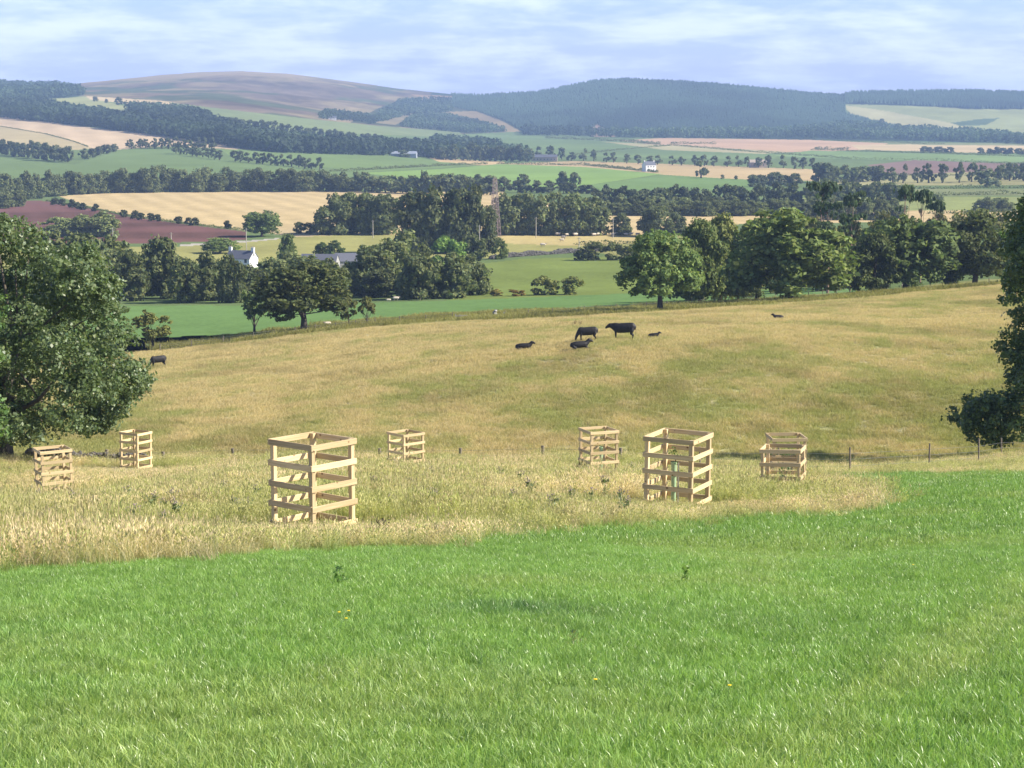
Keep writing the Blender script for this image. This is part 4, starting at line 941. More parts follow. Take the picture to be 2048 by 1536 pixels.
def cow_lying(headup=1):
    sp = [(0, 0, .44, (.38, .42)), (.42, 0, .42, (.38, .42)), (.78, 0, .40, (.30, .34))]
    fr = [0, (-.40, 0, .47, (.36, .38)), (-.66, 0, .55, (.28, .28))]
    b = [sp, fr, [4, (-.84, 0, .74, (.25, .20)), (-.98, 0, .92, (.20, .17)), (-1.18, .02, .88, (.145, .12)), (-1.32, .02, .80, (.11, .10))]]
    for s in (1, -1):
        b.append([6, (-.94, s*.17, 1.04, .05), (-.90, s*.32, 1.04, .035)])
        b.append([4, (-.66, s*.26, .14, .10), (-.92, s*.28, .07, .06), (-.70, s*.34, .05, .05)])
        b.append([2, (.70, s*.34, .18, .14), (.40, s*.42, .09, .08), (.66, s*.46, .06, .05)])
    b.append([2, (1.04, .05, .30, .03), (1.10, .12, .10, .03)])
    return b
def sheep_parts(head=1):
    sp = [(0, 0, .56, (.25, .24)), (.30, 0, .56, (.25, .24)), (.46, 0, .56, (.18, .18))]
    fr = [0, (-.30, 0, .56, (.24, .22)), (-.42, 0, .58, (.16, .16))]
    return [sp, fr]
COWS = [(1175, 683, 195, 0, 'graze', 1.0, 'black cow grazing with its head down, left of the standing cow', 4),
 (1247, 680, 198, 0, 'stand', 1.18, 'black cow standing side on with its head level, right of the grazing cow', -8),
 (1048, 702, 190, 180, 'lie', .82, 'black cow lying alone at the left of the group, facing right', 0),
 (1160, 700, 191, 180, 'lie', .92, 'black cow lying in the grass just below the grazing cow, head raised', 8),
 (1308, 677, 203, 180, 'lie', .55, 'black calf lying low in the grass right of the standing cow', 0),
 (1556, 640, 245, 0, 'lie', .62, 'black calf lying far off below the sunlit round tree', 0),
 (317, 735, 250, 0, 'graze', .98, 'black cow grazing at the left beside the sycamore', 30)]
for i, (px, by, D, rz, pose, s, lab, dr) in enumerate(COWS):
    X, Y, Z = ground(px, by, 118)
    e = empty('cow', (X, Y, Z+(.12 if pose == 'lie' else 0)), R(rz+dr)); e.scale = (s, s, s*(1.14 if pose != 'lie' else 1)); tag(e, lab, 'cow', 'black cattle in the hay pasture')
    skin_animal('body', cow_standing(1 if pose == 'graze' else 0) if pose != 'lie' else cow_lying(), M_COW, e)
# the pasture tufts hide part of what lies in them, as in the photograph
e = empty('sheep'); bb = skin_animal('body', sheep_parts(), M_FLEECE, e, 2, .04)
hd = skin_animal('head', [[(-.45, 0, .68, (.10, .09)), (-.60, 0, .72, (.09, .075)), (-.74, 0, .66, (.055, .05))], [1, (-.58, .12, .74, .02), (-.58, .17, .72, .012)], [1, (-.58, -.12, .74, .02), (-.58, -.17, .72, .012)]], M_FACE, e, 1, .02)
for sx in (-.28, .34):
    for sy in (-.11, .11):
        m = MB(); m.tube((sx, sy, .42), (sx, sy, 0), .05, .035, 6); m.build('leg', M_FACE, e)
first = [True]
def sheep(px, by, lab, group=None, s=1.0, rz=0, D=None):
    if first[0]: o = e; first[0] = False
    else: o = copy_tree(e)
    X, Y, Z = ground(px, by, 255) if D is None else at_depth(px, D, by)
    o.location = (X, Y, Z); o.scale = (s, s, s); o.rotation_euler = (0, 0, R(rz)); tag(o, lab, 'sheep', group)
for px, by, s, rz, lab in [(777, 604, .9, 10, 'cream sheep lying at the left of the three below the wood'), (792, 602, 1.25, 190, 'large cream sheep below the wood beside the lying one'),
    (838, 600, 1.15, 170, 'cream sheep with dark rump side below the middle of the wood'), (897, 597, .9, 60, 'cream sheep farthest right below the wood'),
    (655, 653, 1.0, 20, 'cream sheep on the fence line under the dark spreading tree'), (1771, 578, 1.2, 0, 'cream sheep at the left of two beneath the broad dark green tree'), (1809, 578, 1.1, 180, 'cream sheep at the right of two beneath the broad dark green tree')]:
    sheep(px, by, lab, 'sheep grazing', s, rz)
for k, (px, by) in enumerate([(1086, 494), (1124, 484), (1127, 479), (1116, 472), (1134, 473), (1151, 473), (1188, 473), (1195, 472), (1226, 472), (1234, 471), (1252, 472), (1262, 471), (1300, 471), (700, 467), (756, 467), (808, 469), (722, 468), (1275, 472)]):
    sheep(px, by, 'tiny white sheep dotted across the far dry pasture', 'far white sheep', 1.5+random.random()*.4, random.choice((0, 180, 30, 200, 150)))
# ------------------------------------------------------------------ buildings
def gable_house(name, px, D, by, L_, W_, eave, ridge, rz, wall, roof, label, chim=(), windows=(), cat='house', zoff=0, door=None, gablewin=()):
    X, Y, Z = at_depth(px, D, by) if D else ground(px, by, 255)
    e = empty(name, (X, Y, Z+zoff), R(rz)); tag(e, label, cat)
    h = eave; m = MB(); m.box((0, 0, h/2-.5), (L_, W_, h+1))
    for s in (-1, 1):
        x = s*(L_/2-.15); v = [[x-.15, -W_/2, h], [x-.15, W_/2, h], [x-.15, 0, ridge-.05], [x+.15, -W_/2, h], [x+.15, W_/2, h], [x+.15, 0, ridge-.05]]
        m.add(v, [[0, 1, 2, 2], [3, 5, 4, 4], [0, 2, 5, 3], [1, 4, 5, 2]])
    m.build('wall', wall, e)
    ang = math.atan2(ridge-h, W_/2); l = math.hypot(ridge-h, W_/2)+.35; m = MB()
    for s in (-1, 1):
        cs, sn = math.cos(ang), math.sin(ang); rot = np.array([[1, 0, 0], [0, cs, s*sn], [0, -s*sn, cs]])
        m.box((0, s*(W_/4+.1), (ridge+h)/2-.02), (L_+.3, l, .14), rot=rot)
    rf = m.build('roof', roof, e)
    for cx, hh in chim:
        m = MB(); m.box((cx, 0, ridge+hh/2-.4), (1.0, .75, hh+.8)); m.box((cx, 0, ridge+hh+.03), (1.15, .9, .12))
        ch = m.build('chimney', wall, rf)
        m = MB()
        for q in (-.25, .25): m.tube((cx+q, 0, ridge+hh+.1), (cx+q, 0, ridge+hh+.55), .14, .12, 8)
        m.build('chimney_pot', M_SAND, e)
    for wx, wz, ww, wh in windows:
        m = MB(); m.box((wx, -W_/2-.01, wz), (ww+.16, .10, wh+.16)); f = m.build('window', M_WHITE, e)
        m = MB(); m.box((wx, -W_/2-.05, wz), (ww, .06, wh)); m.build('pane', M_GLASS, f)
    for s, gy, wz, ww, wh in gablewin:
        m = MB(); m.box((s*(L_/2+.01), gy, wz), (.10, ww+.16, wh+.16)); f = m.build('window', M_WHITE, e)
        m = MB(); m.box((s*(L_/2+.05), gy, wz), (.06, ww, wh)); m.build('pane', M_GLASS, f)
    if door is not None:
        m = MB(); m.box((door, -W_/2-.02, 1.05), (1.0, .1, 2.1)); m.build('door', M_POST, e)
    return e
gable_house('cottage', 484, 615, 536, 8.8, 5.2, 2.9, 5.2, -24, M_WHITE, M_SLATE, 'white cottage with grey slate roof and two chimneys half hidden by trees', chim=((-4.1, 1.0), (4.1, 1.0)), windows=((-3, 2.2, .9, 1.2), (3, 2.2, .9, 1.2)), gablewin=((1, 0, 3.9, .6, .8),), door=0)
gable_house('farm_barn', 640, 590, 540, 11, 6, 3.0, 5.3, -8, M_STONE_PALE, M_SLATE, 'long grey roofed farm barn left, just behind the wood', windows=((-3, 2, .7, .6),))
gable_house('farm_barn', 694, 596, 540, 7, 6, 3.0, 5.2, 12, M_STONE_PALE, M_SLATE, 'shorter grey roofed farm barn right, just behind the wood', windows=((0, 2, .7, .6),))
gable_house('house', 1298, None, 343, 11, 8, 6.2, 9.4, 24, M_WHITE, M_SLATE, 'small white house alone in the far valley', chim=((-5, 1), (5, 1)), windows=((-3, 4.6, 1, 1.3), (0, 4.6, 1, 1.3), (3, 4.6, 1, 1.3), (-3, 1.6, 1, 1.3), (3, 1.6, 1, 1.3)), door=0)
gable_house('house', 1089, None, 323, 30, 7, 5, 8, -4, M_SAND, M_SLATE, 'long low stone house with grey roof at the far wood', windows=tuple((x, 2.6, 1.2, 1.5) for x in (-12, -8, -4, 0, 4, 8, 12)))
gable_house('house', 1516, None, 335, 18, 7, 5, 8, 6, M_SAND, M_SAND, 'pale stone farmhouse among the valley lane trees', windows=((-5, 2.6, 1.2, 1.5), (0, 2.6, 1.2, 1.5), (5, 2.6, 1.2, 1.5)))
gable_house('shed', 815, None, 252, 18, 7, 3.0, 4.6, -3, M_WHITE, M_WHITE, 'white shed on the high green meadow', cat='shed')
gable_house('farm_shed', 808, None, 314, 30, 12, 3.8, 6.6, -5, M_TIN, M_TIN, 'left one of the blue grey farm sheds at the end of the middle meadow', cat='shed')
gable_house('farm_shed', 845, None, 312, 26, 12, 4.0, 7.0, 12, M_SLATE, M_TIN, 'right one of the blue grey farm sheds at the end of the middle meadow', cat='shed')
gable_house('house', 665, None, 240, 14, 7, 4, 7, 5, M_WHITE, M_SLATE, 'tiny pale cottage at the foot of the heather hill', windows=((-3, 2, 1, 1.2), (3, 2, 1, 1.2)))
# ------------------------------------------------------------------ mast and poles
X, Y, Z = at_depth(990, 770, 470); _, bp = project(X, Y, Z); Hm = (bp-358)/(FPX/Y)
e = empty('lattice_mast', (X, Y, Z), R(20)); tag(e, 'rusty lattice radio mast rising above the dark clump', 'mast')
m = MB(); bw, tw = 1.9, .55
def leg(s, z): k = bw+(tw-bw)*z/Hm; return (s[0]*k, s[1]*k, z)
for s in ((1, 1), (1, -1), (-1, 1), (-1, -1)): m.tube(leg(s, -1), leg(s, Hm), .10, .08, 6)
m.build('leg_frame', M_STEEL, e)
m = MB(); zs = np.linspace(0, Hm, 11)
for a, b in zip(zs[:-1], zs[1:]):
    S = ((1, 1), (1, -1), (-1, -1), (-1, 1))
    for i in range(4):
        p, q = S[i], S[(i+1) % 4]; m.tube(leg(p, a), leg(q, b), .045, .045, 4); m.tube(leg(q, a), leg(p, b), .045, .045, 4); m.tube(leg(p, b), leg(q, b), .045, .045, 4)
m.build('bracing', M_STEEL, e)
m = MB(); m.tube((0, 0, Hm), (0, 0, Hm+1.2), .06, .03, 6); m.build('antenna', M_STEEL, e)
pm = None
for px, top, by, D, lab in [(746, 440, 467, 780, 'telegraph pole before the left part of the long clump'), (1072, 434, 468, 780, 'telegraph pole before the pale middle trees of the clump'), (1226, 436, 470, 780, 'telegraph pole at the right end of the long clump'),
   (493, 456, 482, 700, 'telegraph pole at the corner of the ploughed field'), (343, 465, 480, 700, 'telegraph pole on the ploughed field above the wood'), (227, 455, 485, 640, 'telegraph pole among pale trees left of the ploughed field'), (1158, 474, 496, 660, 'short telegraph pole on the dry pasture'), (959, 450, 492, 680, 'pale telegraph pole at the right of the dark middle clump')]:
    X, Y, Z = at_depth(px, D, by); _, bp = project(X, Y, Z); h = (bp-top)/(FPX/Y)
    e = empty('telegraph_pole', (X, Y, Z)); tag(e, lab, 'pole', 'telegraph poles across the fields')
    m = MB(); m.tube((0, 0, -.5), (0, 0, h), .17, .12, 8); m.build('pole', M_POST_PALE, e, sm=True)
    m = MB(); m.box((0, 0, h-.5), (1.5, .12, .12)); m.build('crossarm', M_POST_PALE, e)
# ------------------------------------------------------------------ fences, wall, gate
def fence(pts, label, hgt=1.15, posts=True, rad=.055, wires=(.35, .7, 1.0), dmin=6, D=None, step=None, mat=None):
    P = [ground(x, y, dmin) if D is None else at_depth(x, D, y) for x, y in pts] if len(pts[0]) == 2 else [at_depth(x, d, y) for x, y, d in pts]
    P = np.array(P)
    if step:
        s = np.concatenate([[0], np.cumsum(np.linalg.norm(np.diff(P, axis=0), axis=1))]); n = max(2, int(s[-1]/step)); t = np.linspace(0, s[-1], n)
        P = np.stack([np.interp(t, s, P[:, i]) for i in range(3)], 1); P[:, 2] = gz(P[:, 0], P[:, 1])
    e = empty('fence', P[0]); tag(e, label, 'fence'); o0 = P[0]; tops = []
    me = None
    for p in P[:99]:
        q = p-o0; hh = hgt*(.92+.16*random.random())
        if me is None:
            m = MB(); m.tube((0, 0, -.4), (0, 0, hgt), rad, rad*.9, 8); me = mkmesh('post', np.concatenate(m.v), np.concatenate(m.f), smooth_=True); me.materials.append(mat or M_POST)
        o = link('post', me); o.location = q; o.rotation_euler = (random.uniform(-.05, .05), random.uniform(-.05, .05), random.random()*6); o.scale = (1, 1, hh/hgt); par(o, e)
    m = MB()
    for h in wires:
        for a, b in zip(P[:-1], P[1:]): m.tube(a-o0+[0, 0, h*.92], b-o0+[0, 0, h*.92], .006 if P[0][1] < 150 else .012, .006 if P[0][1] < 150 else .012, 4, cap=False)
    m.build('wire', M_WIRE, e)
fence([(320, 703), (500, 680), (640, 662), (760, 650), (905, 640)], 'post and wire fence along the far edge of the pasture, left of the gate', dmin=240, step=4.2, rad=.07)
fence([(1010, 634), (1110, 630), (1320, 617), (1430, 610)], 'post and wire fence along the far edge of the pasture before the lone round tree', dmin=240, step=5, rad=.07)
fence([(1430, 609), (1580, 597), (1700, 588)], 'post and wire fence running behind the largest round tree', dmin=240, step=4.5, rad=.07)
fence([(1700, 592), (1800, 583), (1900, 573), (2040, 562)], 'post fence under the dark trees on the right', dmin=240, step=5, rad=.07)
fence([(1400, 944, 90), (1555, 946, 90), (1700, 946, 90), (1858, 944, 93), (1957, 935, 99), (2003, 928, 106), (2110, 918, 110)], 'post and wire fence on the brow at the right', hgt=1.25, rad=.045)
fence([(-60, 925, 106), (95, 925, 106), (215, 925, 106), (328, 925, 106.), (467, 924, 106), (620, 925, 106), (760, 925, 106), (920, 927, 106), (1085, 929, 105), (1240, 932, 100)], 'weathered post and wire fence on the brow at the left, broad posts', hgt=.78, rad=.10, wires=(.4, .72))
def wall(pts, label, h, th, n, seed, stone=.22, D=None, dmin=6, gap=0, mat=None):
    rg = np.random.default_rng(seed); P = np.array([ground(x, y, dmin) if D is None else at_depth(x, D, y) for x, y in pts]); m = MB(); o0 = P[0]
    s = np.concatenate([[0], np.cumsum(np.linalg.norm(np.diff(P, axis=0), axis=1))])
    for i in range(n):
        t = rg.random()*s[-1]; b = np.array([np.interp(t, s, P[:, k]) for k in range(3)]); b[2] = gz(b[0], b[1])
        hh = h*(.35+.75*vnoise(np.array([t*.4/max(stone*4, .1)]), np.array([seed*1.]), 2)[0]); z = rg.random()**.8*hh
        m.ell(b-o0+[rg.normal()*.02, rg.normal()*th*.3, z], (stone*(.6+.8*rg.random()), stone*.7, stone*(.35+.4*rg.random())), 6, 4, .5, i)
    e = m.build('stone_wall', mat or M_STONE); e.location = o0; tag(e, label, 'stone wall'); return e
wall([(50, 926), (130, 926), (235, 926), (290, 926)], 'tumbled dark drystone wall under the sycamore', .75, .5, 420, 3, .17, D=104.5)
wall([(980, 518), (1060, 512), (1160, 505), (1245, 500)], 'long grey drystone wall along the top of the green hillock', 1.6, .8, 900, 4, .55, dmin=255)
X, Y, Z = ground(990, 636, 240); Fm = FPX/Y
m = MB(); rgx = np.random.default_rng(2)
for zz_ in range(5): m.ell((rgx.normal()*.04, 0, .12+zz_*.25), (.55-.07*zz_, .4, .19), 8, 5, .35, zz_)
o = m.build('stone_pillar', M_STONE_PALE); o.location = (X, Y, Z); tag(o, 'squat grey stone pillar on the pasture fence', 'stone pillar')
X, Y, Z = ground(1008, 635, 240); m = MB(); m.box((0, 0, .35), (.22, .22, 1.0), bev=.02); o = m.build('gate_post', M_POST_PALE); o.location = (X, Y, Z); tag(o, 'short pale post just right of the stone pillar', 'post')
X, Y, Z = ground(912, 641, 240); e = empty('field_gate', (X, Y, Z), R(6)); tag(e, 'pale wooden gate with boarded end on the pasture fence', 'gate')
for x in (-.05, .55): m = MB(); m.box((x, 0, .4), (.14, .14, 1.1), bev=.01); m.build('post', M_POST_PALE, e)
m = MB()
for z in (.25, .5, .78): m.box((1.2, 0, z), (1.2, .05, .12))
m.box((.75, 0, .5), (.08, .07, .7)); m.box((1.75, 0, .5), (.08, .07, .7)); m.box((1.25, .03, .5), (1.2, .04, .09), rot=np.array([[math.cos(.5), 0, math.sin(.5)], [0, 1, 0], [-math.sin(.5), 0, math.cos(.5)]]))
m.build('gate_leaf', M_POST_PALE, e)
m = MB(); m.box((.25, .06, .42), (.5, .04, .75)); m.build('board', M_POST_PALE, e)
# ------------------------------------------------------------------ weeds, thistles, flowers, bird
def weed(px, by, hpx, wpx, label, name, mat, seed, col, n=160, D=None, cat='weed', group=None, dmin=6):
    X, Y, Z = ground(px, by, dmin) if D is None else at_depth(px, D, by); Fm = FPX/Y; h = hpx/Fm; w_ = wpx/Fm; rg = np.random.default_rng(seed)
    t = rg.random(n); P = np.stack([rg.normal(size=n)*w_*.25*(1.2-.6*t), rg.normal(size=n)*w_*.25, t*h], 1)
    v, f, c = leaves(P, rg.normal(size=(n, 3))+[0, 0, .4], max(w_*.16, .05), rg, np.array(col)[None]*(.6+.8*rg.random((n, 1))))
    e = empty(name, (X, Y, Z-.02)); par(link('leaves', mkmesh('leaves', v, f, cols=c), M_LEAF), e)
    m = MB()
    for k in range(5): a = rg.normal(size=2)*w_*.2; m.tube((0, 0, 0), (a[0], a[1], h*(.8+.3*rg.random())), w_*.02, w_*.01, 6)
    m.build('stem', mat, e); tag(e, label, cat, group)
weed(1163, 945, 26, 34, 'dark brown dry weed clump at the left foot of the guard with the tube', 'weed_clump', M_DRY, 1, (.10, .075, .035), 260, D=80)
weed(1150, 652, 11, 12, 'left half of the brown weed clump above the grazing cow', 'weed_clump', M_DRY, 2, (.22, .17, .08), 90, dmin=118); weed(1161, 652, 11, 11, 'right half of the brown weed clump above the grazing cow', 'weed_clump', M_DRY, 3, (.22, .17, .08), 90, dmin=118)
weed(680, 1172, 46, 30, 'dark green dock plant in the left of the cut meadow', 'dock_plant', M_THSTEM, 4, (.15, .27, .06), 60, cat='plant')
weed(1372, 1170, 42, 26, 'yellowish green dock plant in the right of the cut meadow', 'dock_plant', M_THSTEM, 5, (.14, .22, .04), 60, cat='plant')
weed(762, 1072, 34, 44, 'dark tuft of dead weeds right of the largest guard', 'weed_clump', M_DRY, 6, (.07, .06, .03), 260)
weed(1150, 1296, 40, 40, 'dry brownish weed sprig in the middle of the cut meadow', 'dock_plant', M_THSTEM, 8, (.32, .36, .13), 40, cat='plant')
def make_thistle(seed):
    rg = np.random.default_rng(seed); e = empty('thistle'); h = .95; m = MB(); hd = MB()
    st = []
    for k in range(5):
        a = rg.normal(size=2)*.13; top = np.array([a[0], a[1], h*(.75+.3*rg.random())]); m.path([(0, 0, 0), (a[0]*.4, a[1]*.4, h*.5), top], [.012, .009, .005], 6)
        st.append(top)
        for q in range(2):
            t2 = top+np.array([rg.normal()*.07, rg.normal()*.07, .03+.05*rg.random()]); m.tube(top-[0, 0, .1], t2, .005, .004, 4); st.append(t2)
    m.build('stem', M_THSTEM, e)
    for s in st: hd.ell(s, (.022, .022, .026), 7, 5, .3, 1)
    hd.build('flower_head', M_THISTLE, e)
    P = np.stack([rg.normal(size=70)*.08, rg.normal(size=70)*.08, rg.random(70)*h*.8], 1)
    v, f, c = leaves(P, rg.normal(size=(70, 3)), .13, rg, np.array([(.19, .24, .11)])*(.7+.6*rg.random((70, 1)))); par(link('leaves', mkmesh('leaves', v, f, cols=c), M_LEAF), e)
    return e
TH = [make_thistle(5), make_thistle(9)]; thc = 0
spots = [(20, 940), (62, 985), (25, 1010), (150, 1015), (110, 1040), (190, 1020), (260, 1000), (305, 1022), (330, 1025), (355, 1040), (265, 1050), (325, 1052), (270, 1075), (345, 1012), (445, 985), (470, 1018), (480, 1022), (500, 1020), (515, 1000), (870, 1005), (862, 1008), (878, 1012), (782, 1018), (985, 1010), (1018, 1012), (1095, 1030), (1110, 1028), (1145, 1005), (1210, 985), (1240, 1015), (940, 960), (1000, 955), (1040, 962), (860, 958), (1255, 935), (1265, 938), (750, 975), (430, 960), (700, 990), (1060, 990), (140, 990), (75, 1008), (820, 975), (1250, 1030), (1180, 1010), (395, 1002)]
for px, by in spots:
    X, Y, Z = ground(px, by+12)
    if thc < 2: t = TH[thc]
    else: t = copy_tree(TH[thc % 2])
    thc += 1; t.location = (X, Y, Z); t.rotation_euler = (0, 0, random.random()*6); k = .45+.25*random.random(); t.scale = (k, k, k)
    tag(t, 'thistle with pale brown seed heads in the rough grass', 'thistle', 'thistles in the rough grass')
fl = None
for px, py in [(676, 1252), (695, 1249), (690, 1265), (1187, 1396), (1455, 1408), (1369, 1163), (1824, 1148)]:
    X, Y, Z = ground(px, py)
    if fl is None:
        fl = empty('buttercup'); m = MB(); m.path([(0, 0, 0), (.01, 0, .09), (.015, 0, .15)], [.003, .002, .002], 6); m.build('stem', M_THSTEM, fl)
        m = MB()
        for k in range(5):
            a = k*1.2566; m.ell((.015+.011*math.cos(a), .011*math.sin(a), .155), (.011, .011, .004), 6, 4)
        m.build('flower', M_YEL, fl); o = fl
    else: o = copy_tree(fl)
    o.location = (X, Y, Z); o.scale = (.7, .7, .8); tag(o, 'small yellow buttercup in the cut meadow', 'flower', 'buttercups in the meadow')
X, Y, Z = ground(381, 1119)
e = empty('blackbird', (X, Y, Z), R(200)); e.scale = (.5, .5, .55); tag(e, 'small black bird on the grass where the mown and rough ground meet', 'bird')
skin_animal('body', [[(0, 0, .16, (.055, .06)), (.07, 0, .18, (.045, .05)), (.12, 0, .235, .032), (.15, 0, .26, .034), (.20, 0, .255, .012)], [0, (-.08, 0, .13, .035), (-.18, 0, .10, .014)]], M_BIRD, e, 2, .009)
for s in (-.025, .025): m = MB(); m.tube((.01, s, .12), (.01, s, -.02), .006, .005, 4); m.build('leg', M_BIRD, e)
HAZE = 1.15e-4
# ------------------------------------------------------------------ grass
tcol = bpy.data.collections.new('tufts')
def tuft(name, nb, rad, h0, h1, wd, seed, mat, lean=.35, top=(1, 1, 1), heads=0.0, segs=2):
    rg = np.random.default_rng(seed); V_ = []; F_ = []; Cc = []
    for i in range(nb):
        a = rg.random()*6.283; r = rad*math.sqrt(rg.random()); b = np.array([r*math.cos(a), r*math.sin(a), -.01]); h = h0+(h1-h0)*rg.random()
        d = rg.normal(size=2)*lean*h; wa = rg.random()*3.1416; wv = np.array([math.cos(wa), math.sin(wa), 0])*wd*(.6+.8*rg.random())*.5; c = .82+.36*rg.random()
        yel = rg.random()*.25
        n0 = len(V_)
        for s in range(segs+1):
            t = s/segs; p = b+np.array([d[0]*t*t, d[1]*t*t, h*t*(1-.12*t)]); ww = wv*(1-.85*t**1.5)
            V_ += [p-ww, p+ww]; k = c*(.75+.35*t); Cc += [(k*(1+yel*t)*top[0], k*top[1], k*(1-yel)*top[2])]*2
        for s in range(segs): F_.append([n0+2*s, n0+2*s+1, n0+2*s+3, n0+2*s+2])
        if rg.random() < heads:
            n1 = len(V_); p = V_[n0+2*segs]*.5+V_[n0+2*segs+1]*.5; hl = h*.16; hw = wd*1.6
            wv2 = wv/np.linalg.norm(wv)*hw
            V_ += [p, p+wv2+np.array([0, 0, hl*.4]), p+np.array([d[0]*.2, d[1]*.2, hl]), p-wv2+np.array([0, 0, hl*.4])]; F_.append([n1, n1+1, n1+2, n1+3]); Cc += [(c*1.15, c*1.0, c*.9)]*4
    me = mkmesh(name, np.array(V_), np.array(F_), cols=np.array(Cc)); me.materials.append(mat); o = bpy.data.objects.new(name, me); return o
def gn_scatter(objs, name, label, P, rot, scl, col, which, cat):
    cl_ = bpy.data.collections.new(name+'_source')
    for i, o in enumerate(objs): o.name = '%s_%d' % (name, i); cl_.objects.link(o)
    me = bpy.data.meshes.new(name); me.vertices.add(len(P)); me.vertices.foreach_set('co', np.ascontiguousarray(P, np.float32).ravel())
    a = me.attributes.new('rot', 'FLOAT_VECTOR', 'POINT'); a.data.foreach_set('vector', np.ascontiguousarray(rot, np.float32).ravel())
    a = me.attributes.new('scl', 'FLOAT_VECTOR', 'POINT'); a.data.foreach_set('vector', np.ascontiguousarray(scl, np.float32).ravel())
    a = me.attributes.new('pick', 'INT', 'POINT'); a.data.foreach_set('value', np.ascontiguousarray(which, np.int32))
    a = me.attributes.new('tint', 'FLOAT_COLOR', 'POINT'); c4 = np.ones((len(P), 4), np.float32); c4[:, :3] = col; a.data.foreach_set('color', c4.ravel())
    o = link(name, me); me.materials.append(objs[0].data.materials[0])
    g = bpy.data.node_groups.new(name, 'GeometryNodeTree')
    g.interface.new_socket('Geometry', in_out='INPUT', socket_type='NodeSocketGeometry'); g.interface.new_socket('Geometry', in_out='OUTPUT', socket_type='NodeSocketGeometry')
    n = g.nodes; l = g.links; gi = n.new('NodeGroupInput'); go = n.new('NodeGroupOutput'); ip = n.new('GeometryNodeInstanceOnPoints'); ci = n.new('GeometryNodeCollectionInfo')
    ci.inputs['Collection'].default_value = cl_; ci.inputs['Separate Children'].default_value = True; ci.inputs['Reset Children'].default_value = True
    l.new(gi.outputs[0], ip.inputs['Points']); l.new(ci.outputs[0], ip.inputs['Instance']); ip.inputs['Pick Instance'].default_value = True
    def na(nm, ty):
        x = n.new('GeometryNodeInputNamedAttribute'); x.data_type = ty; x.inputs[0].default_value = nm; return x.outputs[0]
    l.new(na('pick', 'INT'), ip.inputs['Instance Index']); l.new(na('rot', 'FLOAT_VECTOR'), ip.inputs['Rotation']); l.new(na('scl', 'FLOAT_VECTOR'), ip.inputs['Scale'])
    l.new(ip.outputs[0], go.inputs[0])
    md = o.modifiers.new('scatter', 'NODES'); md.node_group = g
    tag(o, label, cat, kind='stuff'); return o
def scatter_pts(y0, y1, dens0, power, seed, u=.30):
    """density (per m2) = dens0*(y0/y)**power, inside the fan"""
    rg = np.random.default_rng(seed); ys = np.linspace(y0, y1, 400); wd_ = 2*u*(ys+3)*dens0*(y0/ys)**power
    n = int(np.trapezoid(wd_, ys)) if hasattr(np, 'trapezoid') else int(np.trapz(wd_, ys))
    cdf = np.cumsum(wd_); cdf /= cdf[-1]; Y = np.interp(rg.random(n), cdf, ys); X = (rg.random(n)*2-1)*u*(Y+3); return X, Y, rg
def rots(n, rg, tilt=.12): return np.stack([rg.normal(size=n)*tilt, rg.normal(size=n)*tilt, rg.random(n)*6.283], 1)
def in_guard(X, Y): return np.zeros(X.shape, bool)
# meadow, near
iM, iR = FNAMES.index('meadow'), FNAMES.index('rough_ground')
blades = [tuft('g', 100, .18, .035, .095, .0058, 1+i, M_BLADE, .40, segs=3) for i in range(4)]
X, Y, rg = scatter_pts(7.5, 38, 78, .62, 1); c, f, _ = paint(X, Y, True); k = f == iM; X, Y, c = X[k], Y[k], c[k]
s = .82+.35*fbm(X*.9, Y*.9, 7, 3); s = s*(.9+.2*rg.random(len(X)))
cw = np.clip(c*(1.15+.25*rg.normal(size=(len(X), 1))*.5), 0, 1)
gn_scatter(blades, 'meadow_grass', 'bright green short meadow grass with glinting blades in the foreground', np.stack([X, Y, gz(X, Y)], 1), rots(len(X), rg), np.stack([s, s, s], 1), cw, rg.integers(0, 4, len(X)), 'grass')
print('near tufts', len(X))
# meadow, far part
blades2 = [tuft('g', 90, .34, .05, .12, .012, 11+i, M_BLADE, .4) for i in range(3)]
X, Y, rg = scatter_pts(34, 106, 20, .7, 2); c, f, _ = paint(X, Y, True); k = f == iM; X, Y, c = X[k], Y[k], c[k]; s = .8+.5*rg.random(len(X))
gn_scatter(blades2, 'meadow_grass', 'bright green meadow grass reaching back to the fence on the right', np.stack([X, Y, gz(X, Y)], 1), rots(len(X), rg), np.stack([s, s, s], 1), c*1.12, rg.integers(0, 3, len(X)), 'grass')
print('far meadow', len(X))
# rough grass
st = [tuft('r', 9, .28, .55, 1.0, .007, 25, M_STRAW, .22, heads=.8), tuft('r', 70, .22, .22, .50, .009, 21, M_STRAW, .32, heads=.5), tuft('r', 60, .2, .30, .62, .009, 22, M_STRAW, .28, heads=.7), tuft('r', 80, .26, .14, .36, .012, 23, M_STRAW, .5), tuft('r', 60, .2, .18, .45, .011, 24, M_STRAW, .42, heads=.3)]
X, Y, rg = scatter_pts(22, 108, 44, .85, 3); c, f, _ = paint(X+rg.normal(size=len(X))*.4, Y+rg.normal(size=len(X))*(.35+.9*fbm(X*.5, X*0, 301, 2)), True); k = f == iR; X, Y, c = X[k], Y[k], c[k]
hn = fbm(X*.35, Y*.35, 203, 3); s = .62+.75*hn+.15*rg.random(len(X))
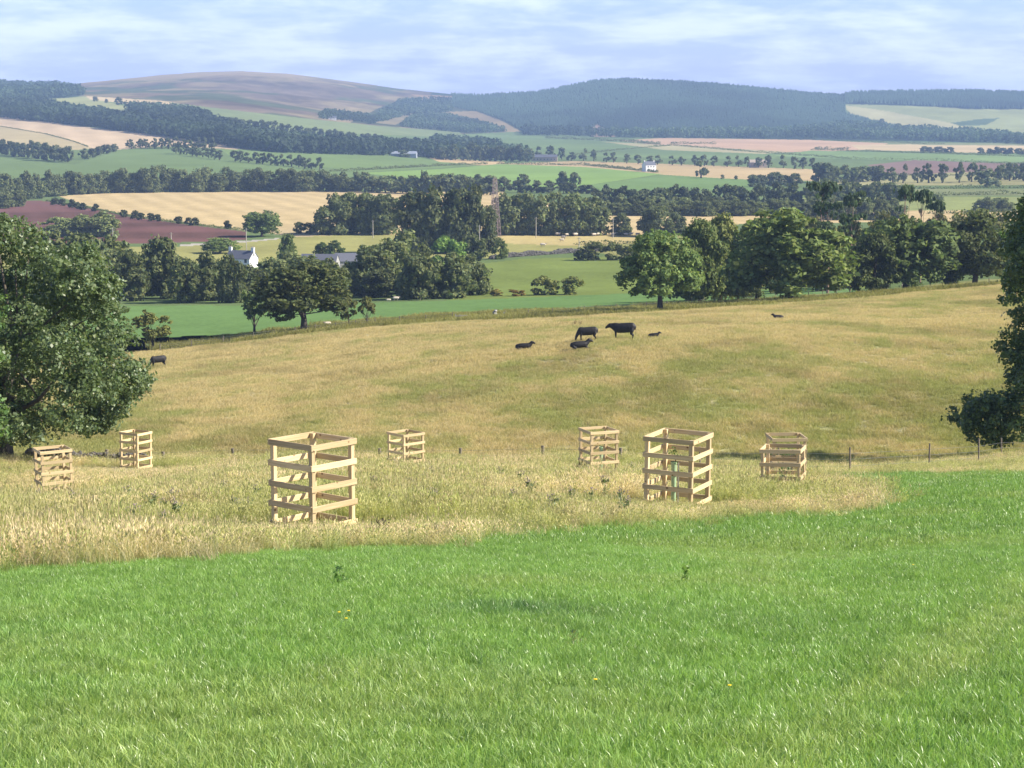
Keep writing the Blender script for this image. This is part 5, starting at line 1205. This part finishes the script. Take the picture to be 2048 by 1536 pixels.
# dry stems bleach towards the outer rim of the patch
gr = np.clip((fbm(X*.28, Y*.22, 207, 4)-.37)*5, 0, 1)[:, None]; strw = np.array((.68, .62, .43)); grn = np.array((.36, .42, .17)); pink = np.array((.50, .42, .31))
cc = strw*(1-gr*.75)+grn*gr*.75; pk = np.clip((fbm(X*.5, Y*.3, 209, 3)-.52)*7, 0, 1)[:, None]*.45; cc = cc*(1-pk)+pink*pk
isg = rg.random(len(X)) < .22; cc[isg] = grn*(.8+.5*rg.random((isg.sum(), 1)))
cc *= (.75+.5*rg.random((len(X), 1)))
px_, py_ = project(X, Y, gz(X, Y)); thin = np.ones(len(X), bool)
s = s*(.42+.62*fbm(X*.6, Y*.5, 251, 3)*1.0)
# the grass is grazed and trodden short on the open side of most guards
for gi_, g in enumerate(GP):
    if gi_ in (2, 3): continue
    dy = g[1]-Y; dx = np.abs(X-g[0]*Y/g[1]); cap = (.20 if gi_ < 2 else .12)+.045*np.clip(dy, 0, 20)+.12*np.clip(dx-1.0, 0, 9)
    s = np.where((dy > -1.2) & (dy < 14), np.minimum(s, cap), s)
sz = s.copy(); r2 = ((px_ > 1380) & (py_ < 952)) ; sz[r2] *= .6
gn_scatter(st, 'rough_grass', 'tall straw coloured rough grass round the tree guards', np.stack([X, Y, gz(X, Y)], 1), rots(len(X), rg, .16), np.stack([sz**.5*.9, sz**.5*.9, sz], 1), cc, np.where(rg.random(len(X)) < .16, 0, rg.integers(1, 5, len(X))), 'grass')
print('rough', len(X))
# pasture on the opposite slope
pa = [tuft('p', 70, .55, .14, .36, .026, 31+i, M_STRAW, .4) for i in range(3)]
X, Y, rg = scatter_pts(118, 345, 5.8, .9, 4, .29); c, f, _ = paint(X, Y, False); k = f == FNAMES.index('hay_pasture'); X, Y, c = X[k], Y[k], c[k]; s = .55+.8*fbm(X*.12, Y*.12, 15, 3)*1.0+.2*rg.random(len(X))
gn_scatter(pa, 'pasture_grass', 'dry golden and green grass over the cattle pasture', np.stack([X, Y, gz(X, Y)], 1), rots(len(X), rg), np.stack([s, s, s], 1), c*(.95+.16*rg.random((len(X), 1))), rg.integers(0, 3, len(X)), 'grass')
print('pasture', len(X))
# verge beyond the pasture fence
X, Y, rg = scatter_pts(250, 340, .8, 0, 5, .28); c, f, _ = paint(X, Y, False); k = f == FNAMES.index('verge'); X, Y, c = X[k], Y[k], c[k]; s = .9+.8*rg.random(len(X))
gn_scatter([tuft('p', 60, .9, .2, .6, .06, 41+i, M_STRAW, .4) for i in range(2)], 'verge_grass', 'rough yellow green grass along the pasture fence', np.stack([X, Y, gz(X, Y)], 1), rots(len(X), rg), np.stack([s, s, s], 1), c*(.8+.5*rg.random((len(X), 1))), rg.integers(0, 2, len(X)), 'grass')
# ------------------------------------------------------------------ haze
m = bpy.data.materials.new('haze'); m.use_nodes = True; t = m.node_tree; t.nodes.clear()
pv = t.nodes.new('ShaderNodeVolumePrincipled'); pv.inputs['Color'].default_value = (.47, .67, 1.0, 1); pv.inputs['Density'].default_value = HAZE; pv.inputs['Anisotropy'].default_value = 0.0
om = t.nodes.new('ShaderNodeOutputMaterial'); t.links.new(pv.outputs[0], om.inputs['Volume'])
zlo = float(GZ.min())-2; zhi = float(GZ.max())+30; x1 = .36*(9500+14); mb = MB(); mb.box((0, (9700-90)/2, (zlo+zhi)/2), (2*x1, 9700+90, zhi-zlo))
hz = mb.build('haze', m); tag(hz, 'thin blue haze filling the valley', 'haze', kind='stuff')
print('objects', len(bpy.data.objects), 'z', zlo, zhi)
# ------------------------------------------------------------------ labels that single each repeat out by its place in its row
from collections import defaultdict
bpy.context.view_layer.update()
byl = defaultdict(list)
for o in sc.objects:
    if o.parent is None and o.get('label'): byl[o['label']].append(o)
ORD = ['first', 'second', 'third', 'fourth', 'fifth', 'sixth', 'seventh', 'eighth', 'ninth', 'tenth', 'eleventh', 'twelfth', 'thirteenth', 'fourteenth', 'fifteenth', 'sixteenth', 'seventeenth', 'eighteenth', 'nineteenth', 'twentieth']
ORD += ['%dth' % i for i in range(21, 80)]
MARKS = [(200, 'near the left edge'), (450, 'over the cottage'), (620, 'over the dark spreading tree'), (800, 'over the dark clump'), (1000, 'by the lattice mast'), (1200, 'over the grazing cow'), (1420, 'over the lone round tree'),
         (1600, 'over the largest round tree'), (1760, 'near the tallest pine'), (1880, 'near the pine pair'), (9999, 'near the right edge')]
TMARKS = [(230, 'near the farthest left guard'), (430, 'left of the largest guard'), (627, 'just left of the largest guard'), (900, 'right of the largest guard'), (1120, 'in the middle of the patch'), (1300, 'near the guard with dry weeds'), (9999, 'near the second largest guard')]
def spot(o):
    px, _ = project(o.location.x, o.location.y, o.location.z); return px
for lab, os_ in byl.items():
    if len(os_) < 2: continue
    os_.sort(key=spot); th = 'thistle' in lab
    if th: lab = 'thistle with pale brown heads'
    segs_ = {}
    for o in os_:
        k = '' if (len(os_) <= 12 and not th) else ' '+next(m for x, m in (TMARKS if th else MARKS) if spot(o) < x)
        segs_.setdefault(k, []).append(o)
    for k, l in segs_.items():
        for i, o in enumerate(l):
            q = '' if len(l) == 1 else ', leftmost' if i == 0 else ', rightmost' if i == len(l)-1 else ', %s from left' % ORD[i]
            q2 = ', left end' if i == 0 else ', right end' if i == len(l)-1 else ', %s' % ORD[i] if len(l) > 1 else ''
            sh = lab.replace('tree in the ', 'tree, ').replace(' crossing the green slope', '').replace(' below the gold slope', '').replace(' across the upper green slope', ' on upper slope').replace(' on the right', ' on right').replace('dotted across the far dry pasture', 'in the far dry pasture')
            o['label'] = next((c for c in (lab+k+q, sh+k+q, sh+k+q2) if len(c.split()) <= 16), sh+k)
bad = [o['label'] for o in sc.objects if o.get('label') and len(o['label'].split()) > 16]
print('long labels', len(bad), bad[:4])
